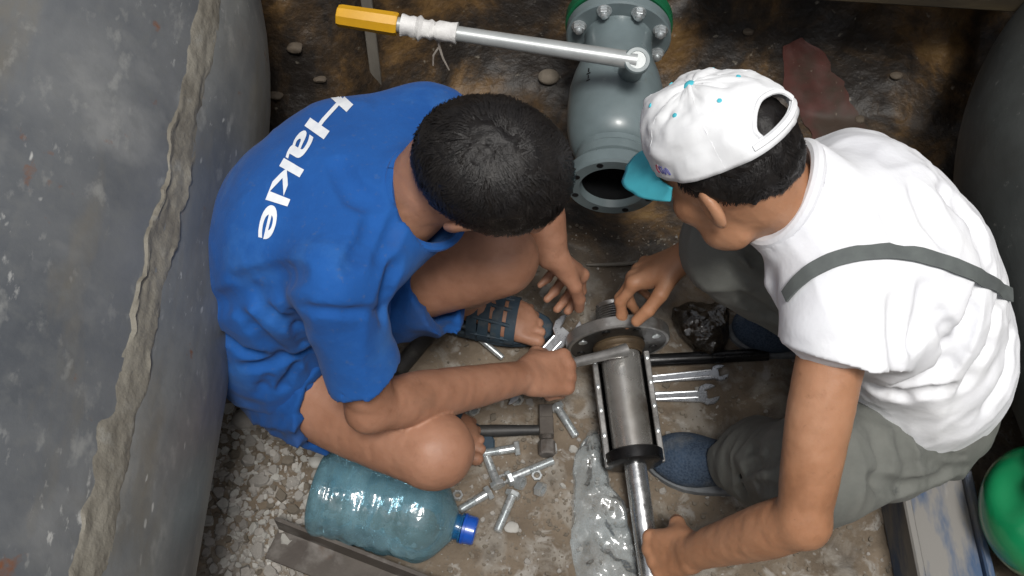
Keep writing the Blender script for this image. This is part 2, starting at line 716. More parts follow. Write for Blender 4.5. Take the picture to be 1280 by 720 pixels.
def film(name, tint, body, diff=.2, rough=.12, base_gloss=.06, bump=.4, bscale=60, bdist=.004, dust=0.0):
    """thin clear plastic: tinted see-through sheet with glossy reflections and a little milky scatter"""
    m = bpy.data.materials.new(name)
    m.use_nodes = True
    nt = m.node_tree
    N, Lk = nt.nodes, nt.links
    N.remove(N['Principled BSDF'])
    out = N['Material Output']
    tr = N.new('ShaderNodeBsdfTransparent')
    tr.inputs[0].default_value = (*tint, 1)
    df = N.new('ShaderNodeBsdfDiffuse')
    df.inputs[0].default_value = (*body, 1)
    gl = N.new('ShaderNodeBsdfGlossy')
    gl.inputs['Roughness'].default_value = rough
    tc = N.new('ShaderNodeTexCoord')
    nz = N.new('ShaderNodeTexNoise')
    nz.inputs['Scale'].default_value = bscale
    nz.inputs['Detail'].default_value = 4
    nz.inputs['Distortion'].default_value = .6
    Lk.new(tc.outputs['Object'], nz.inputs['Vector'])
    bp = N.new('ShaderNodeBump')
    bp.inputs['Strength'].default_value = bump
    bp.inputs['Distance'].default_value = bdist
    Lk.new(nz.outputs[0], bp.inputs['Height'])
    Lk.new(bp.outputs[0], gl.inputs['Normal'])
    Lk.new(bp.outputs[0], df.inputs['Normal'])
    m1 = N.new('ShaderNodeMixShader')
    m1.inputs[0].default_value = diff
    if dust:
        mr = N.new('ShaderNodeMapRange')
        n2 = N.new('ShaderNodeTexNoise')
        n2.inputs['Scale'].default_value = 14
        n2.inputs['Detail'].default_value = 8
        Lk.new(tc.outputs['Object'], n2.inputs['Vector'])
        mr.inputs['From Min'].default_value = .4
        mr.inputs['From Max'].default_value = .7
        mr.inputs['To Min'].default_value = diff
        mr.inputs['To Max'].default_value = min(1, diff + dust)
        Lk.new(n2.outputs[0], mr.inputs['Value'])
        Lk.new(mr.outputs[0], m1.inputs[0])
    Lk.new(tr.outputs[0], m1.inputs[1])
    Lk.new(df.outputs[0], m1.inputs[2])
    fr = N.new('ShaderNodeFresnel')
    fr.inputs['IOR'].default_value = 1.45
    Lk.new(bp.outputs[0], fr.inputs['Normal'])
    ad = N.new('ShaderNodeMath')
    ad.operation = 'ADD'
    ad.use_clamp = True
    ad.inputs[1].default_value = base_gloss
    hf = N.new('ShaderNodeMath')
    hf.operation = 'MULTIPLY'
    hf.inputs[1].default_value = .55
    Lk.new(fr.outputs[0], hf.inputs[0])
    Lk.new(hf.outputs[0], ad.inputs[0])
    m2 = N.new('ShaderNodeMixShader')
    Lk.new(ad.outputs[0], m2.inputs[0])
    Lk.new(m1.outputs[0], m2.inputs[1])
    Lk.new(gl.outputs[0], m2.inputs[2])
    Lk.new(m2.outputs[0], out.inputs['Surface'])
    return m


M = {}
M['skin_a'] = mk('tanned_skin', (.36, .185, .118), (.27, .128, .076), 9, .52, bump=.32, bscale=160, bdist=.0016, sss=.10, spec=.36, rvar=.08,
                 layers=[dict(color=(.18, .08, .045), scale=45, lo=.58, hi=.8, amt=.45), dict(color=(.12, .075, .05), scale=8, lo=.56, hi=.75, amt=.5), dict(color=(.46, .25, .17), scale=14, lo=.58, hi=.75, amt=.5), dict(color=(.09, .06, .045), scale=90, lo=.64, hi=.76, amt=.4, within=(7, .45, .65))])
M['skin_b'] = mk('sunburnt_skin', (.43, .222, .128), (.33, .155, .080), 8, .46, bump=.32, bscale=160, bdist=.0016, sss=.10, spec=.42, rvar=.08,
                 layers=[dict(color=(.20, .09, .045), scale=45, lo=.58, hi=.8, amt=.4), dict(color=(.15, .08, .05), scale=8, lo=.57, hi=.75, amt=.45), dict(color=(.52, .29, .18), scale=13, lo=.58, hi=.75, amt=.5), dict(color=(.10, .06, .045), scale=90, lo=.64, hi=.76, amt=.35, within=(7, .45, .65))])
M['hair'] = mk('black_hair', (.006, .005, .005), (.012, .010, .009), 60, .44, bump=.5, bscale=300, bdist=.002, spec=.30)
M['blue'] = mk('blue_cotton', (.016, .098, .345), (.012, .074, .275), 5, .88, bump=.6, bscale=26, bdist=.004, sheen=.05, spec=.15,
               layers=[dict(color=(.040, .150, .42), scale=9, lo=.54, hi=.72, amt=.6), dict(color=(.012, .045, .15), scale=7, lo=.60, hi=.78, amt=.7, dist=.4),
                       dict(color=(.075, .095, .125), scale=4, lo=.60, hi=.78, amt=.5), dict(color=(.10, .13, .19), scale=120, lo=.60, hi=.75, amt=.35)])
M['blue_short'] = mk('blue_shorts_cloth', (.012, .082, .295), (.010, .058, .215), 6, .85, bump=.6, bscale=30, bdist=.004, sheen=.04, spec=.15,
                     layers=[dict(color=(.06, .075, .10), scale=6, lo=.56, hi=.76, amt=.55)])
M['print'] = mk('white_print', (.80, .82, .84), (.70, .73, .78), 60, .6)
M['white'] = mk('white_cotton', (.82, .83, .85), (.76, .77, .81), 6, .85, bump=.5, bscale=18, bdist=.005, sheen=.04, spec=.2,
                layers=[dict(color=(.60, .60, .63), scale=5, lo=.62, hi=.8, amt=.4)])
M['grey_cloth'] = mk('grey_work_cloth', (.165, .170, .155), (.120, .125, .114), 9, .9, bump=.55, bscale=30, bdist=.004, sheen=.04, spec=.2,
                     layers=[dict(color=(.16, .155, .135), scale=5, lo=.58, hi=.75, amt=.5), dict(color=(.03, .033, .035), scale=13, lo=.68, hi=.76, amt=.6)])
M['strap'] = mk('grey_strap', (.115, .130, .125), (.090, .10, .10), 30, .85, bump=.3, bscale=400, bdist=.001)
M['cap_white'] = mk('cap_white', (.82, .83, .84), (.76, .77, .79), 9, .8, bump=.25, bscale=60, bdist=.002,
                    layers=[dict(color=(.62, .61, .60), scale=9, lo=.62, hi=.8, amt=.35)])
M['cap_aqua'] = mk('cap_turquoise', (.075, .50, .60), (.06, .43, .53), 20, .75, bump=.2, bscale=200, bdist=.001)
M['thread_r'] = mk('red_thread', (.35, .04, .08), rough=.8)
M['thread_b'] = mk('blue_thread', (.10, .10, .30), rough=.8)
M['sandal'] = mk('blue_rubber', (.028, .055, .080), (.018, .034, .052), 25, .7, bump=.3, bscale=120,
                 layers=[dict(color=(.14, .13, .11), scale=30, lo=.55, hi=.75, amt=.5)])
M['shoe'] = mk('navy_knit', (.022, .042, .075), (.012, .024, .045), 30, .9, bump=.4, bscale=200, weave=170,
               layers=[dict(color=(.045, .066, .10), scale=260, lo=.35, hi=.60, amt=.6, kind='voronoi'), dict(color=(.12, .125, .125), scale=18, lo=.54, hi=.75, amt=.55)])
M['sole'] = mk('grey_rubber_sole', (.16, .17, .18), (.10, .11, .12), 40, .8, bump=.3, bscale=90)
M['soil'] = None
M['pipe'] = mk('grey_painted_steel', (.200, .206, .200), (.108, .115, .120), 2.6, .46, bump=.35, bscale=30, bdist=.003, rvar=.12, spec=.4, lo=.38, hi=.62,
               layers=[dict(color=(.245, .245, .232), scale=7.5, lo=.50, hi=.66, amt=.7),
                       dict(color=(.070, .078, .090), scale=3.0, lo=.50, hi=.66, amt=.75, stretch=(1.3, .35, 1.3)),
                       dict(color=(.150, .136, .108), scale=9, lo=.56, hi=.70, amt=.7, stretch=(1, .3, 1)),
                       dict(color=(.13, .135, .135), scale=48, lo=.50, hi=.66, amt=.45),
                       dict(color=(.33, .33, .31), scale=30, lo=.60, hi=.72, amt=.4, stretch=(1, .6, 1)),
                       dict(color=(.46, .46, .44), scale=95, lo=.64, hi=.71, amt=.8, stretch=(1, .45, 1), within=(4, .48, .62)),
                       dict(color=(.46, .46, .44), scale=38, lo=.12, hi=.07, amt=.8, kind='voronoi', stretch=(1, .40, 1), within=(6, .50, .60)),
                       dict(color=(.17, .062, .022), scale=13, lo=.68, hi=.74, amt=.9, rough=.8)])
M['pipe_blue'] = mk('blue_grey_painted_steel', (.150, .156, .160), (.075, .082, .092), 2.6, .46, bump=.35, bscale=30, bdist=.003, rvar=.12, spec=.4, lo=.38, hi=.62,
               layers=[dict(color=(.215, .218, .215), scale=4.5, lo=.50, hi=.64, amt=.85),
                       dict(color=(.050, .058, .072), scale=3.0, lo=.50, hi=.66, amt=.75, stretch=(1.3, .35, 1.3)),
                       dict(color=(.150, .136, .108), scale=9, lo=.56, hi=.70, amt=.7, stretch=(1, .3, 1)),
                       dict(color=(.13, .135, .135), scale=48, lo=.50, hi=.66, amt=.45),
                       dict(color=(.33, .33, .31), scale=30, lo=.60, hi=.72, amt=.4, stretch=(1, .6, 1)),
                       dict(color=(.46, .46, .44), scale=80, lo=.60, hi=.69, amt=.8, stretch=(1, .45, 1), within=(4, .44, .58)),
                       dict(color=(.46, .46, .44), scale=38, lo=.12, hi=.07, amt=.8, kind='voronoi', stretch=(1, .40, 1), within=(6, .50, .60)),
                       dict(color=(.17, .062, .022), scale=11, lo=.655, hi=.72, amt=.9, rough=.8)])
M['pipe_dark'] = mk('dark_grey_pipe', (.058, .064, .062), (.034, .038, .037), 4, .55, bump=.4, bscale=20, bdist=.004, rvar=.1,
                    layers=[dict(color=(.20, .20, .19), scale=60, lo=.66, hi=.74, amt=.6), dict(color=(.035, .032, .028), scale=3, lo=.5, hi=.7, amt=.7)])
M['putty'] = mk('grey_putty', (.215, .200, .165), (.135, .122, .098), 14, .7, bump=.8, bscale=35, bdist=.006,
                layers=[dict(color=(.26, .255, .23), scale=30, lo=.6, hi=.75, amt=.7), dict(color=(.10, .075, .05), scale=9, lo=.6, hi=.75, amt=.6)])
M['valve'] = mk('grey_green_enamel', (.150, .190, .200), (.110, .142, .150), 10, .36, bump=.15, bscale=60, bdist=.001, rvar=.1, coat=.12,
                layers=[dict(color=(.10, .085, .06), scale=14, lo=.62, hi=.76, amt=.7, rough=.6), dict(color=(.24, .26, .25), scale=30, lo=.66, hi=.76, amt=.5)])
M['valve_dark'] = mk('dark_steel_bore', (.030, .032, .034), (.018, .018, .02), 20, .28, metal=.6, bump=.2, bscale=60)
M['green'] = mk('green_enamel', (.010, .125, .050), (.008, .09, .04), 12, .4, bump=.15, bscale=50,
                layers=[dict(color=(.06, .05, .035), scale=12, lo=.58, hi=.72, amt=.6)])
M['green_plastic'] = mk('green_plastic', (.008, .23, .085), (.006, .18, .065), 6, .22, bump=.08, bscale=30, coat=.4)
M['steel'] = mk('bright_steel', (.66, .67, .68), (.48, .49, .50), 60, .25, metal=.9, bump=.15, bscale=150, bdist=.0008, rvar=.1)
M['zinc'] = mk('zinc_plated', (.62, .65, .66), (.46, .49, .50), 90, .32, metal=.7, bump=.15, bscale=250, bdist=.0006, rvar=.1)
M['chrome'] = mk('chrome_vanadium', (.60, .62, .65), (.42, .44, .47), 40, .28, metal=.7, bump=.06, bscale=90, bdist=.0006, rvar=.06)
M['lever'] = mk('silver_painted_tube', (.42, .44, .44), (.34, .36, .36), 20, .38, metal=.35, bump=.1, bscale=80, rvar=.08)
M['tool_steel'] = mk('greasy_tool_steel', (.36, .355, .35), (.20, .195, .185), 18, .34, metal=.65, bump=.25, bscale=70, bdist=.0015, rvar=.1,
                     layers=[dict(color=(.07, .045, .025), scale=16, lo=.55, hi=.72, amt=.8, rough=.55), dict(color=(.55, .55, .54), scale=40, lo=.66, hi=.76, amt=.6)])
M['barrel'] = mk('worn_barrel_steel', (.55, .54, .52), (.34, .32, .29), 9, .27, metal=.75, bump=.2, bscale=60, bdist=.001, rvar=.1,
                 layers=[dict(color=(.085, .055, .030), scale=10, lo=.56, hi=.70, amt=.85, rough=.6)])
M['flange_shaded'] = mk('shaded_flange_steel', (.075, .074, .073), (.040, .038, .036), 22, .36, metal=.6, bump=.25, bscale=70, rvar=.1)  # flange face with its shading put into the colour, darker than the rim
M['rust_ring'] = mk('rusty_brown_ring', (.11, .075, .040), (.055, .038, .024), 20, .6, metal=.3, bump=.5, bscale=70)
M['black_steel'] = mk('oily_black_steel', (.030, .030, .031), (.016, .016, .017), 20, .32, metal=.7, bump=.2, bscale=70, rvar=.1)
M['rubber'] = mk('black_rubber', (.018, .018, .019), (.03, .028, .026), 30, .55, bump=.3, bscale=90,
                 layers=[dict(color=(.13, .12, .10), scale=25, lo=.6, hi=.76, amt=.5)])
M['yellow'] = mk('yellow_plastic', (.62, .33, .012), (.52, .27, .012), 14, .45, bump=.15, bscale=60,
                 layers=[dict(color=(.20, .11, .03), scale=26, lo=.62, hi=.76, amt=.7)])
M['tape'] = mk('white_tape', (.72, .71, .69), (.60, .59, .58), 30, .55, bump=.5, bscale=90, bdist=.003)
M['string'] = mk('pale_string', (.42, .38, .34), (.30, .26, .22), 60, .9)
M['angle_iron'] = mk('rusty_angle_iron', (.105, .092, .080), (.060, .050, .044), 9, .6, metal=.3, bump=.5, bscale=50, bdist=.002,
                     layers=[dict(color=(.24, .225, .21), scale=12, lo=.52, hi=.68, amt=.7), dict(color=(.075, .04, .022), scale=14, lo=.6, hi=.74, amt=.8)])
M['plank'] = mk('blue_painted_wood', (.055, .095, .175), (.040, .07, .13), 10, .75, bump=.5, bscale=30, stretch=(1, .2, 1),
                layers=[dict(color=(.21, .20, .185), scale=9, lo=.40, hi=.52, amt=.97, stretch=(1.4, .4, 1)), dict(color=(.30, .29, .27), scale=40, lo=.6, hi=.75, amt=.6)])
M['timber'] = mk('damp_timber', (.075, .056, .026), (.045, .032, .016), 10, .75, bump=.7, bscale=30, bdist=.004, stretch=(.25, 1, 1),
                 layers=[dict(color=(.022, .018, .012), scale=9, lo=.5, hi=.7, amt=.8)])
M['stake'] = mk('grey_wood_stake', (.17, .155, .13), (.11, .10, .085), 20, .85, bump=.5, bscale=40, stretch=(1, 1, .2))
M['red_board'] = mk('red_brown_board', (.070, .018, .013), (.038, .011, .008), 8, .7, bump=.5, bscale=25, bdist=.003,
                    layers=[dict(color=(.030, .020, .012), scale=9, lo=.44, hi=.60, amt=.85), dict(color=(.16, .13, .10), scale=80, lo=.66, hi=.72, amt=.6)])
M['flake'] = mk('pale_concrete', (.33, .31, .285), (.23, .215, .195), 40, .9, bump=.6, bscale=90, layers=[dict(color=(.38, .37, .35), scale=60, lo=.6, hi=.75, amt=.7)])
M['flake2'] = mk('brown_concrete', (.17, .145, .115), (.11, .092, .07), 40, .9, bump=.6, bscale=90)
M['flake3'] = mk('white_lime', (.42, .41, .385), (.30, .29, .265), 40, .9, bump=.6, bscale=90)
M['ystone'] = mk('yellow_stone', (.36, .27, .13), (.26, .20, .11), 40, .9, bump=.6, bscale=90)
M['bottle'] = film('bottle_plastic', (.62, .83, .92), (.22, .41, .49), .24, .11, .06, .5, 40, .006, dust=.28)
M['bottle_blue'] = film('bottle_neck_blue', (.15, .45, .75), (.02, .16, .38), .45, .10, .05, .3, 40, .004)
M['bag'] = film('clear_bag', (.98, .99, .995), (.62, .70, .73), .10, .12, .05, .6, 22, .008, dust=.16)
M['bag_dark'] = film('oily_bag', (.35, .31, .25), (.05, .04, .03), .35, .08, .09, .7, 50, .008)
M['cap_blue'] = mk('blue_screw_cap', (.010, .080, .42), (.008, .06, .34), 30, .3, bump=.1, bscale=60, coat=.3)


def soil_material():
    m = mk('pit_soil', (.185, .146, .106), (.105, .080, .056), 7, .85, bump=.8, bscale=30, bdist=.008, rvar=.1,
           layers=[dict(color=(.235, .215, .185), scale=11, lo=.50, hi=.62, amt=.85, dist=.6),
                   dict(color=(.30, .285, .26), scale=24, lo=.56, hi=.66, amt=.8, dist=.5),
                   dict(color=(.25, .24, .22), scale=75, lo=.63, hi=.70, amt=.8, within=(9, .42, .60)),
                   dict(color=(.055, .040, .028), scale=11, lo=.56, hi=.70, amt=.7),
                   dict(color=(.28, .27, .25), scale=55, lo=.17, hi=.10, amt=.7, kind='voronoi', within=(6, .45, .6))])
    nt = m.node_tree
    N, Lk = nt.nodes, nt.links
    b = N['Principled BSDF']
    col = b.inputs['Base Color'].links[0].from_socket
    # wet clay and ochre in the undug bank at the back of the pit
    geo = N.new('ShaderNodeNewGeometry')
    sx = N.new('ShaderNodeSeparateXYZ')
    Lk.new(geo.outputs['Position'], sx.inputs[0])
    nz = N.new('ShaderNodeTexNoise')
    nz.inputs['Scale'].default_value = 5
    nz.inputs['Detail'].default_value = 6
    Lk.new(geo.outputs['Position'], nz.inputs['Vector'])
    ad = N.new('ShaderNodeMath')
    ad.operation = 'MULTIPLY_ADD'
    Lk.new(nz.outputs[0], ad.inputs[0])
    ad.inputs[1].default_value = .30
    Lk.new(sx.outputs['Y'], ad.inputs[2])
    mr = N.new('ShaderNodeMapRange')
    mr.inputs['From Min'].default_value = .10
    mr.inputs['From Max'].default_value = .26
    Lk.new(ad.outputs[0], mr.inputs['Value'])
    cr = N.new('ShaderNodeValToRGB')
    n2 = N.new('ShaderNodeTexNoise')
    n2.inputs['Scale'].default_value = 4.2
    n2.inputs['Detail'].default_value = 8
    n2.inputs['Roughness'].default_value = .68
    n2.inputs['Distortion'].default_value = .5
    Lk.new(geo.outputs['Position'], n2.inputs['Vector'])
    Lk.new(n2.outputs[0], cr.inputs[0])
    e = cr.color_ramp.elements
    e[0].position, e[0].color = .36, (.008, .006, .005, 1)
    e[1].position, e[1].color = .72, (.20, .120, .040, 1)
    for p, c in ((.44, (.014, .010, .007, 1)), (.51, (.040, .024, .011, 1)), (.58, (.100, .055, .018, 1))):
        x = e.new(p)
        x.color = c
    n3 = N.new('ShaderNodeTexNoise')
    n3.inputs['Scale'].default_value = 55
    n3.inputs['Detail'].default_value = 4
    Lk.new(geo.outputs['Position'], n3.inputs['Vector'])
    r3 = N.new('ShaderNodeMapRange')
    r3.inputs['From Min'].default_value = .68
    r3.inputs['From Max'].default_value = .76
    r3.inputs['To Max'].default_value = .6
    Lk.new(n3.outputs[0], r3.inputs['Value'])
    mxs = N.new('ShaderNodeMix')
    mxs.data_type = 'RGBA'
    Lk.new(r3.outputs[0], mxs.inputs[0])
    Lk.new(cr.outputs[0], mxs.inputs[6])
    mxs.inputs[7].default_value = (.26, .235, .19, 1)
    mx = N.new('ShaderNodeMix')
    mx.data_type = 'RGBA'
    Lk.new(mr.outputs[0], mx.inputs[0])
    Lk.new(col, mx.inputs[6])
    Lk.new(mxs.outputs[2], mx.inputs[7])
    Lk.new(mx.outputs[2], b.inputs['Base Color'])
    r4 = N.new('ShaderNodeMapRange')
    r4.inputs['To Min'].default_value = .88
    r4.inputs['To Max'].default_value = .55
    Lk.new(mr.outputs[0], r4.inputs['Value'])
    Lk.new(r4.outputs[0], b.inputs['Roughness'])
    return m


M['soil'] = soil_material()

# ------------------------------------------------------------------ the pit: ground sheet
def ground_h(x, y):
    x, y = np.asarray(x, float), np.asarray(y, float)
    h = .010 * fbm(x * 5, y * 5, 0, 3, 4) + .005 * fbm(x * 28, y * 28, 0, 9, 3)
    h = h - .10 * np.exp(-((x - .22) / .28) ** 2 - ((y - .21) / .10) ** 2)          # hollow under the valve
    edge = .42 + .05 * fbm(x * 3, 0, 0, 21, 3) - .10 * sstep(-.2, -.5, x) - .05 * sstep(.5, .9, x)
    bank = sstep(0, .50, y - edge)
    h = h + sstep(.55, 1.0, y - edge) * .65 + bank * (.85 + .10 * fbm(x * 4, y * 4, 1, 31, 4)) + sstep(0, .25, y - edge) * .05 * fbm(x * 9, y * 9, 2, 41, 4)
    side = sstep(1.5, 2.0, np.abs(x)) * 1.6  # sides and front, like the upper bank, raised out of view to cut low skylight
    front = sstep(-1.30, -1.8, y) * 1.1
    h = np.maximum(h, np.maximum(side * (1 + .05 * fbm(x * 3, y * 3, 4, 51, 3)), front))
    return h


def grid_axis(segs):
    out = []
    for a, b, n in segs:
        out += list(np.linspace(a, b, n, endpoint=False))
    return np.array(out + [segs[-1][1]])


gx = grid_axis([(-60, -6, 8), (-6, -1.4, 24), (-1.4, 1.4, 330), (1.4, 6, 24), (6, 60, 8)])
gy = grid_axis([(-60, -5, 8), (-5, -1.1, 24), (-1.1, 1.15, 270), (1.15, 5, 24), (5, 60, 8)])
GX, GY = np.meshgrid(gx, gy, indexing='ij')
GZ = ground_h(GX, GY)
nx, ny = len(gx), len(gy)
ii = np.arange((nx - 1) * (ny - 1))
a = (ii // (ny - 1)) * ny + ii % (ny - 1)
gq = np.stack([a, a + ny, a + ny + 1, a + 1], 1)
g = obj('ground', np.stack([GX.ravel(), GY.ravel(), GZ.ravel()], 1), gq, M['soil'], origin=(0, 0, 0), sharp=None)
tag(g, 'dug earth floor and bank of the pit', None, kind='structure')

# ------------------------------------------------------------------ large pipes either side
def big_pipe(x0, y0, y1, r, bend, br, turn):
    """straight run along y from y0 to y1, then an elbow turning sideways (bend=-1 left, +1 right)"""
    path, nor = [], []
    for yv in np.linspace(y0, y1, 30):
        path.append(V(x0, yv, r))
        nor.append(V(1, 0, 0))
    for k in range(1, 25):
        th = turn * k / 24
        path.append(V(x0 + bend * br * (1 - math.cos(th)), y1 + br * math.sin(th), r))
        nor.append(V(math.cos(th), -bend * math.sin(th), 0))
    th = turn
    d = V(bend * math.sin(th), math.cos(th), 0)
    for k in range(1, 8):
        path.append(path[-1] + d * .15)
        nor.append(nor[-1])
    return path, nor


def sweep(path, nor, r, a0, a1, seg, close):
    vs = []
    for p, n in zip(path, nor):
        for k in range(seg + (0 if close else 1)):
            th = a0 + (a1 - a0) * k / seg
            vs.append(p + (n * math.cos(th) + V(0, 0, 1) * math.sin(th)) * r)
    m = seg if close else seg + 1
    fs = []
    for i in range(len(path) - 1):
        for k in range(seg):
            k2 = (k + 1) % m
            fs.append((i * m + k, i * m + k2, (i + 1) * m + k2, (i + 1) * m + k))
    return vs, fs


LP_R = .50
LP_X = -.925
lp = thing('large_pipe', 'large grey painted steel pipe with putty seam behind the person in blue', 'pipe', (LP_X, -.4, 0))
path, nor = big_pipe(LP_X, -2.4, .02, LP_R, -1, .52, R(80))
yaw = R(-2.1)
piv = V(LP_X + .04, -.60, 0)


def turn(p):
    q = p - piv
    return piv + V(q[0] * math.cos(yaw) - q[1] * math.sin(yaw), q[0] * math.sin(yaw) + q[1] * math.cos(yaw), q[2])


path = [turn(p) for p in path]
nor = [V(n[0] * math.cos(yaw) - n[1] * math.sin(yaw), n[0] * math.sin(yaw) + n[1] * math.cos(yaw), 0) for n in nor]
vs_, fs_ = sweep(path, nor, LP_R, R(24.2 - 230), R(24.2), 64, False)
obj('lower_plate', vs_, fs_, M['pipe'], lp)
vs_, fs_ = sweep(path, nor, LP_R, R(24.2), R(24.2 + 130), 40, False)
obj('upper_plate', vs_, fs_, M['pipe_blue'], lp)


# ragged putty smeared along the weld
def putty(path, nor, r, ang, halfw, seed):
    W = 15
    vs, fs = [], []
    S = np.concatenate([[0], np.cumsum([np.linalg.norm(path[i + 1] - path[i]) for i in range(len(path) - 1)])])
    s_all = np.arange(0, S[-1], .006)
    P = np.array(path)
    Nn = np.array(nor)
    for i, s in enumerate(s_all):
        j = min(np.searchsorted(S, s, side='right') - 1, len(path) - 2)
        f = (s - S[j]) / (S[j + 1] - S[j])
        p = P[j] * (1 - f) + P[j + 1] * f
        n = nrm(Nn[j] * (1 - f) + Nn[j + 1] * f)
        wl = halfw * (1 + .26 * fbm(s * 7, 0, 0, seed, 3) + .28 * fbm(s * 30, 0, 0, seed + 5, 4))
        wr = halfw * (1 + .24 * fbm(s * 6, 0, 0, seed + 9, 3) + .30 * fbm(s * 30, 0, 0, seed + 7, 4))
        c = ang + .009 * float(fbm(s * 3, 0, 0, seed + 3, 2))
        for k in range(W):
            q = k / (W - 1) * 2 - 1
            th = c + (wl if q < 0 else wr) * q / r
            prof = .0030 * (1 - abs(q) ** 4) + .0055 * max(0, 1 - abs(abs(q) - .80) / .2) * max(0, .25 + float(fbm(s * 9, q > 0, 2, seed + 21, 3)))
            hgt = max(prof * (1 + .5 * float(fbm(s * 30, q * 3, 0, seed + 11, 3))), .0) - .0015
            vs.append(p + (n * math.cos(th) + V(0, 0, 1) * math.sin(th)) * (r + hgt))
    for i in range(len(s_all) - 1):
        for k in range(W - 1):
            fs.append((i * W + k, i * W + k + 1, (i + 1) * W + k + 1, (i + 1) * W + k))
    return vs, fs


vs_, fs_ = putty(path, nor, LP_R, R(24.2), .027, 5)
obj('putty_seam', vs_, fs_, M['putty'], lp)

rp = thing('large_pipe', 'dark grey pipe behind the person in the white cap', 'pipe', (1.09, -.4, 0))
path, nor = big_pipe(1.09, -2.4, -.10, .30, 1, .42, R(80))
yaw = R(7.5)
piv = V(1.09, -.10, 0)
path = [turn(p) for p in path]
nor = [V(-(n[0] * math.cos(yaw) - n[1] * math.sin(yaw)), -(n[0] * math.sin(yaw) + n[1] * math.cos(yaw)), 0) for n in nor]
vs_, fs_ = sweep(path, nor, .30, 0, 2 * math.pi, 96, True)
obj('pipe_wall', vs_, [f[::-1] for f in fs_], M['pipe_dark'], rp)


# ------------------------------------------------------------------ person 1: blue T-shirt, squatting, facing right
def wrinkle(P, d, freq, seed, squash=.22):
    """ridged folds running along direction d"""
    d, s, t = frame(d)
    a_ = P[0] * d[0] + P[1] * d[1] + P[2] * d[2]
    b_ = P[0] * s[0] + P[1] * s[1] + P[2] * s[2]
    c_ = P[0] * t[0] + P[1] * t[1] + P[2] * t[2]
    wv = vnoise(a_ * freq * .5, b_ * freq * .5, c_ * freq * .5, seed + 50) * .5
    n = vnoise(a_ * freq * squash, b_ * freq + wv, c_ * freq + wv, seed)
    return 1 - np.abs(n) * 2


def fold(F, px, r, depth, mode='sub', k=.008, taper=True):
    """press a crease (or raise a ridge) into a cloth field along a traced line"""
    px = np.array(px, float)
    n = max(2, int(np.abs(np.diff(px, axis=0)).sum() / 9))
    ss = np.linspace(0, len(px) - 1, n)
    pts = []
    for q in ss:
        u_, v_ = np.interp(q, np.arange(len(px)), px[:, 0]), np.interp(q, np.arange(len(px)), px[:, 1])
        d = nrm(ray(u_, v_))
        tt = np.arange(1.2, 2.6, .002)
        P = CAM + tt[:, None] * d
        I = np.round((P - F.lo) / F.h).astype(int)
        ok = np.all((I >= 0) & (I < F.n), axis=1)
        val = np.where(ok, F.F[tuple(np.clip(I, 0, F.n - 1).T)], 1)
        hit = np.nonzero(val < 0)[0]
        if len(hit):
            pts.append((P[hit[0]], d))
    for i in range(len(pts) - 1):
        f0, f1 = i / (len(pts) - 1), (i + 1) / (len(pts) - 1)
        w0, w1 = ((math.sin(math.pi * min(max(f, .04), .96)) ** .6 if taper else 1) for f in (f0, f1))
        if np.linalg.norm(pts[i][0] - pts[i + 1][0]) > .05:
            continue
        o0 = -pts[i][1] * (r - depth * w0) if mode == 'sub' else pts[i][1] * (r - depth * w0)
        o1 = -pts[i + 1][1] * (r - depth * w1) if mode == 'sub' else pts[i + 1][1] * (r - depth * w1)
        F.op(P_cone(pts[i][0] + o0, pts[i + 1][0] + o1, r, r), k, mode, margin=.02)


p1 = thing('person', 'squatting person in blue printed T-shirt and blue shorts gripping a handle', 'person', (-.25, -.28, 0))
shR = at(420, 350, 1.57)
shL = V(-.120, -.080, .600)
side1 = nrm(shR - shL)
hipR, hipL = V(-.358, -.318, .285), V(-.350, -.165, .280)
kneeR, kneeL = at(542, 563, 1.815), V(-.020, -.195, .430)
ankR, ankL = V(-.215, -.290, .085), at(566, 369, 2.21)
elbR = at(464, 509, 1.725)
wriR = at(655, 471, 2.00)
elbL = V(.040, -.055, .400)
wriL = at(690, 318, 2.02)
hdC = at(614, 214, 1.545)
hdF, hdU = nrm(V(.80, -.05, -.60)), nrm(V(.55, -.46, .70))
neck0 = V(-.150, -.250, .655)
torso1 = [(V(-.350, -.238, .278), V(0, -1, 0), .142, .110),
          (V(-.385, -.228, .355), V(-.05, -1, 0), .162, .124),
          (V(-.350, -.208, .480), V(-.18, -1, 0), .180, .128),
          (V(-.272, -.212, .588), side1, .182, .124),
          (V(-.195, -.232, .638), side1, .145, .085)]

B = Field((-.58, -.68, -.02), (.32, .14, .94), .0035)
spine(B, torso1, .05, inset=.044)
B.op(P_cone(shR, shL, .030, .030), .03)
limb(B, [neck0, hdC + nrm(hdF) * -.035 - nrm(hdU) * .045], [.054, .055], .03)
B.op(P_cone(neck0 + (shR - neck0) * .1, shR, .042, .034), .03)
B.op(P_cone(neck0 + (shL - neck0) * .1, shL, .042, .034), .03)
head(B, hdC, hdF, hdU, 1.0)
for hp, kn, an, td in ((hipR, kneeR, ankR, V(.95, -.25, 0)), (hipL, kneeL, ankL, V(.95, -.16, 0))):
    mid = hp * .5 + kn * .5
    limb(B, [hp, mid + V(0, 0, -.012), kn], [.090, .076, .060], .03)
    B.op(P_ell(kn + V(.010, 0, .010), (.048, .046, .044)), .012)
    cal = kn * .66 + an * .34
    back = nrm(hp - kn) * .018
    limb(B, [kn, cal + back, an], [.056, .056, .034], .012)
    foot(B, an, td)
A2 = Field((-.58, -.68, -.02), (.32, .14, .94), .0035)
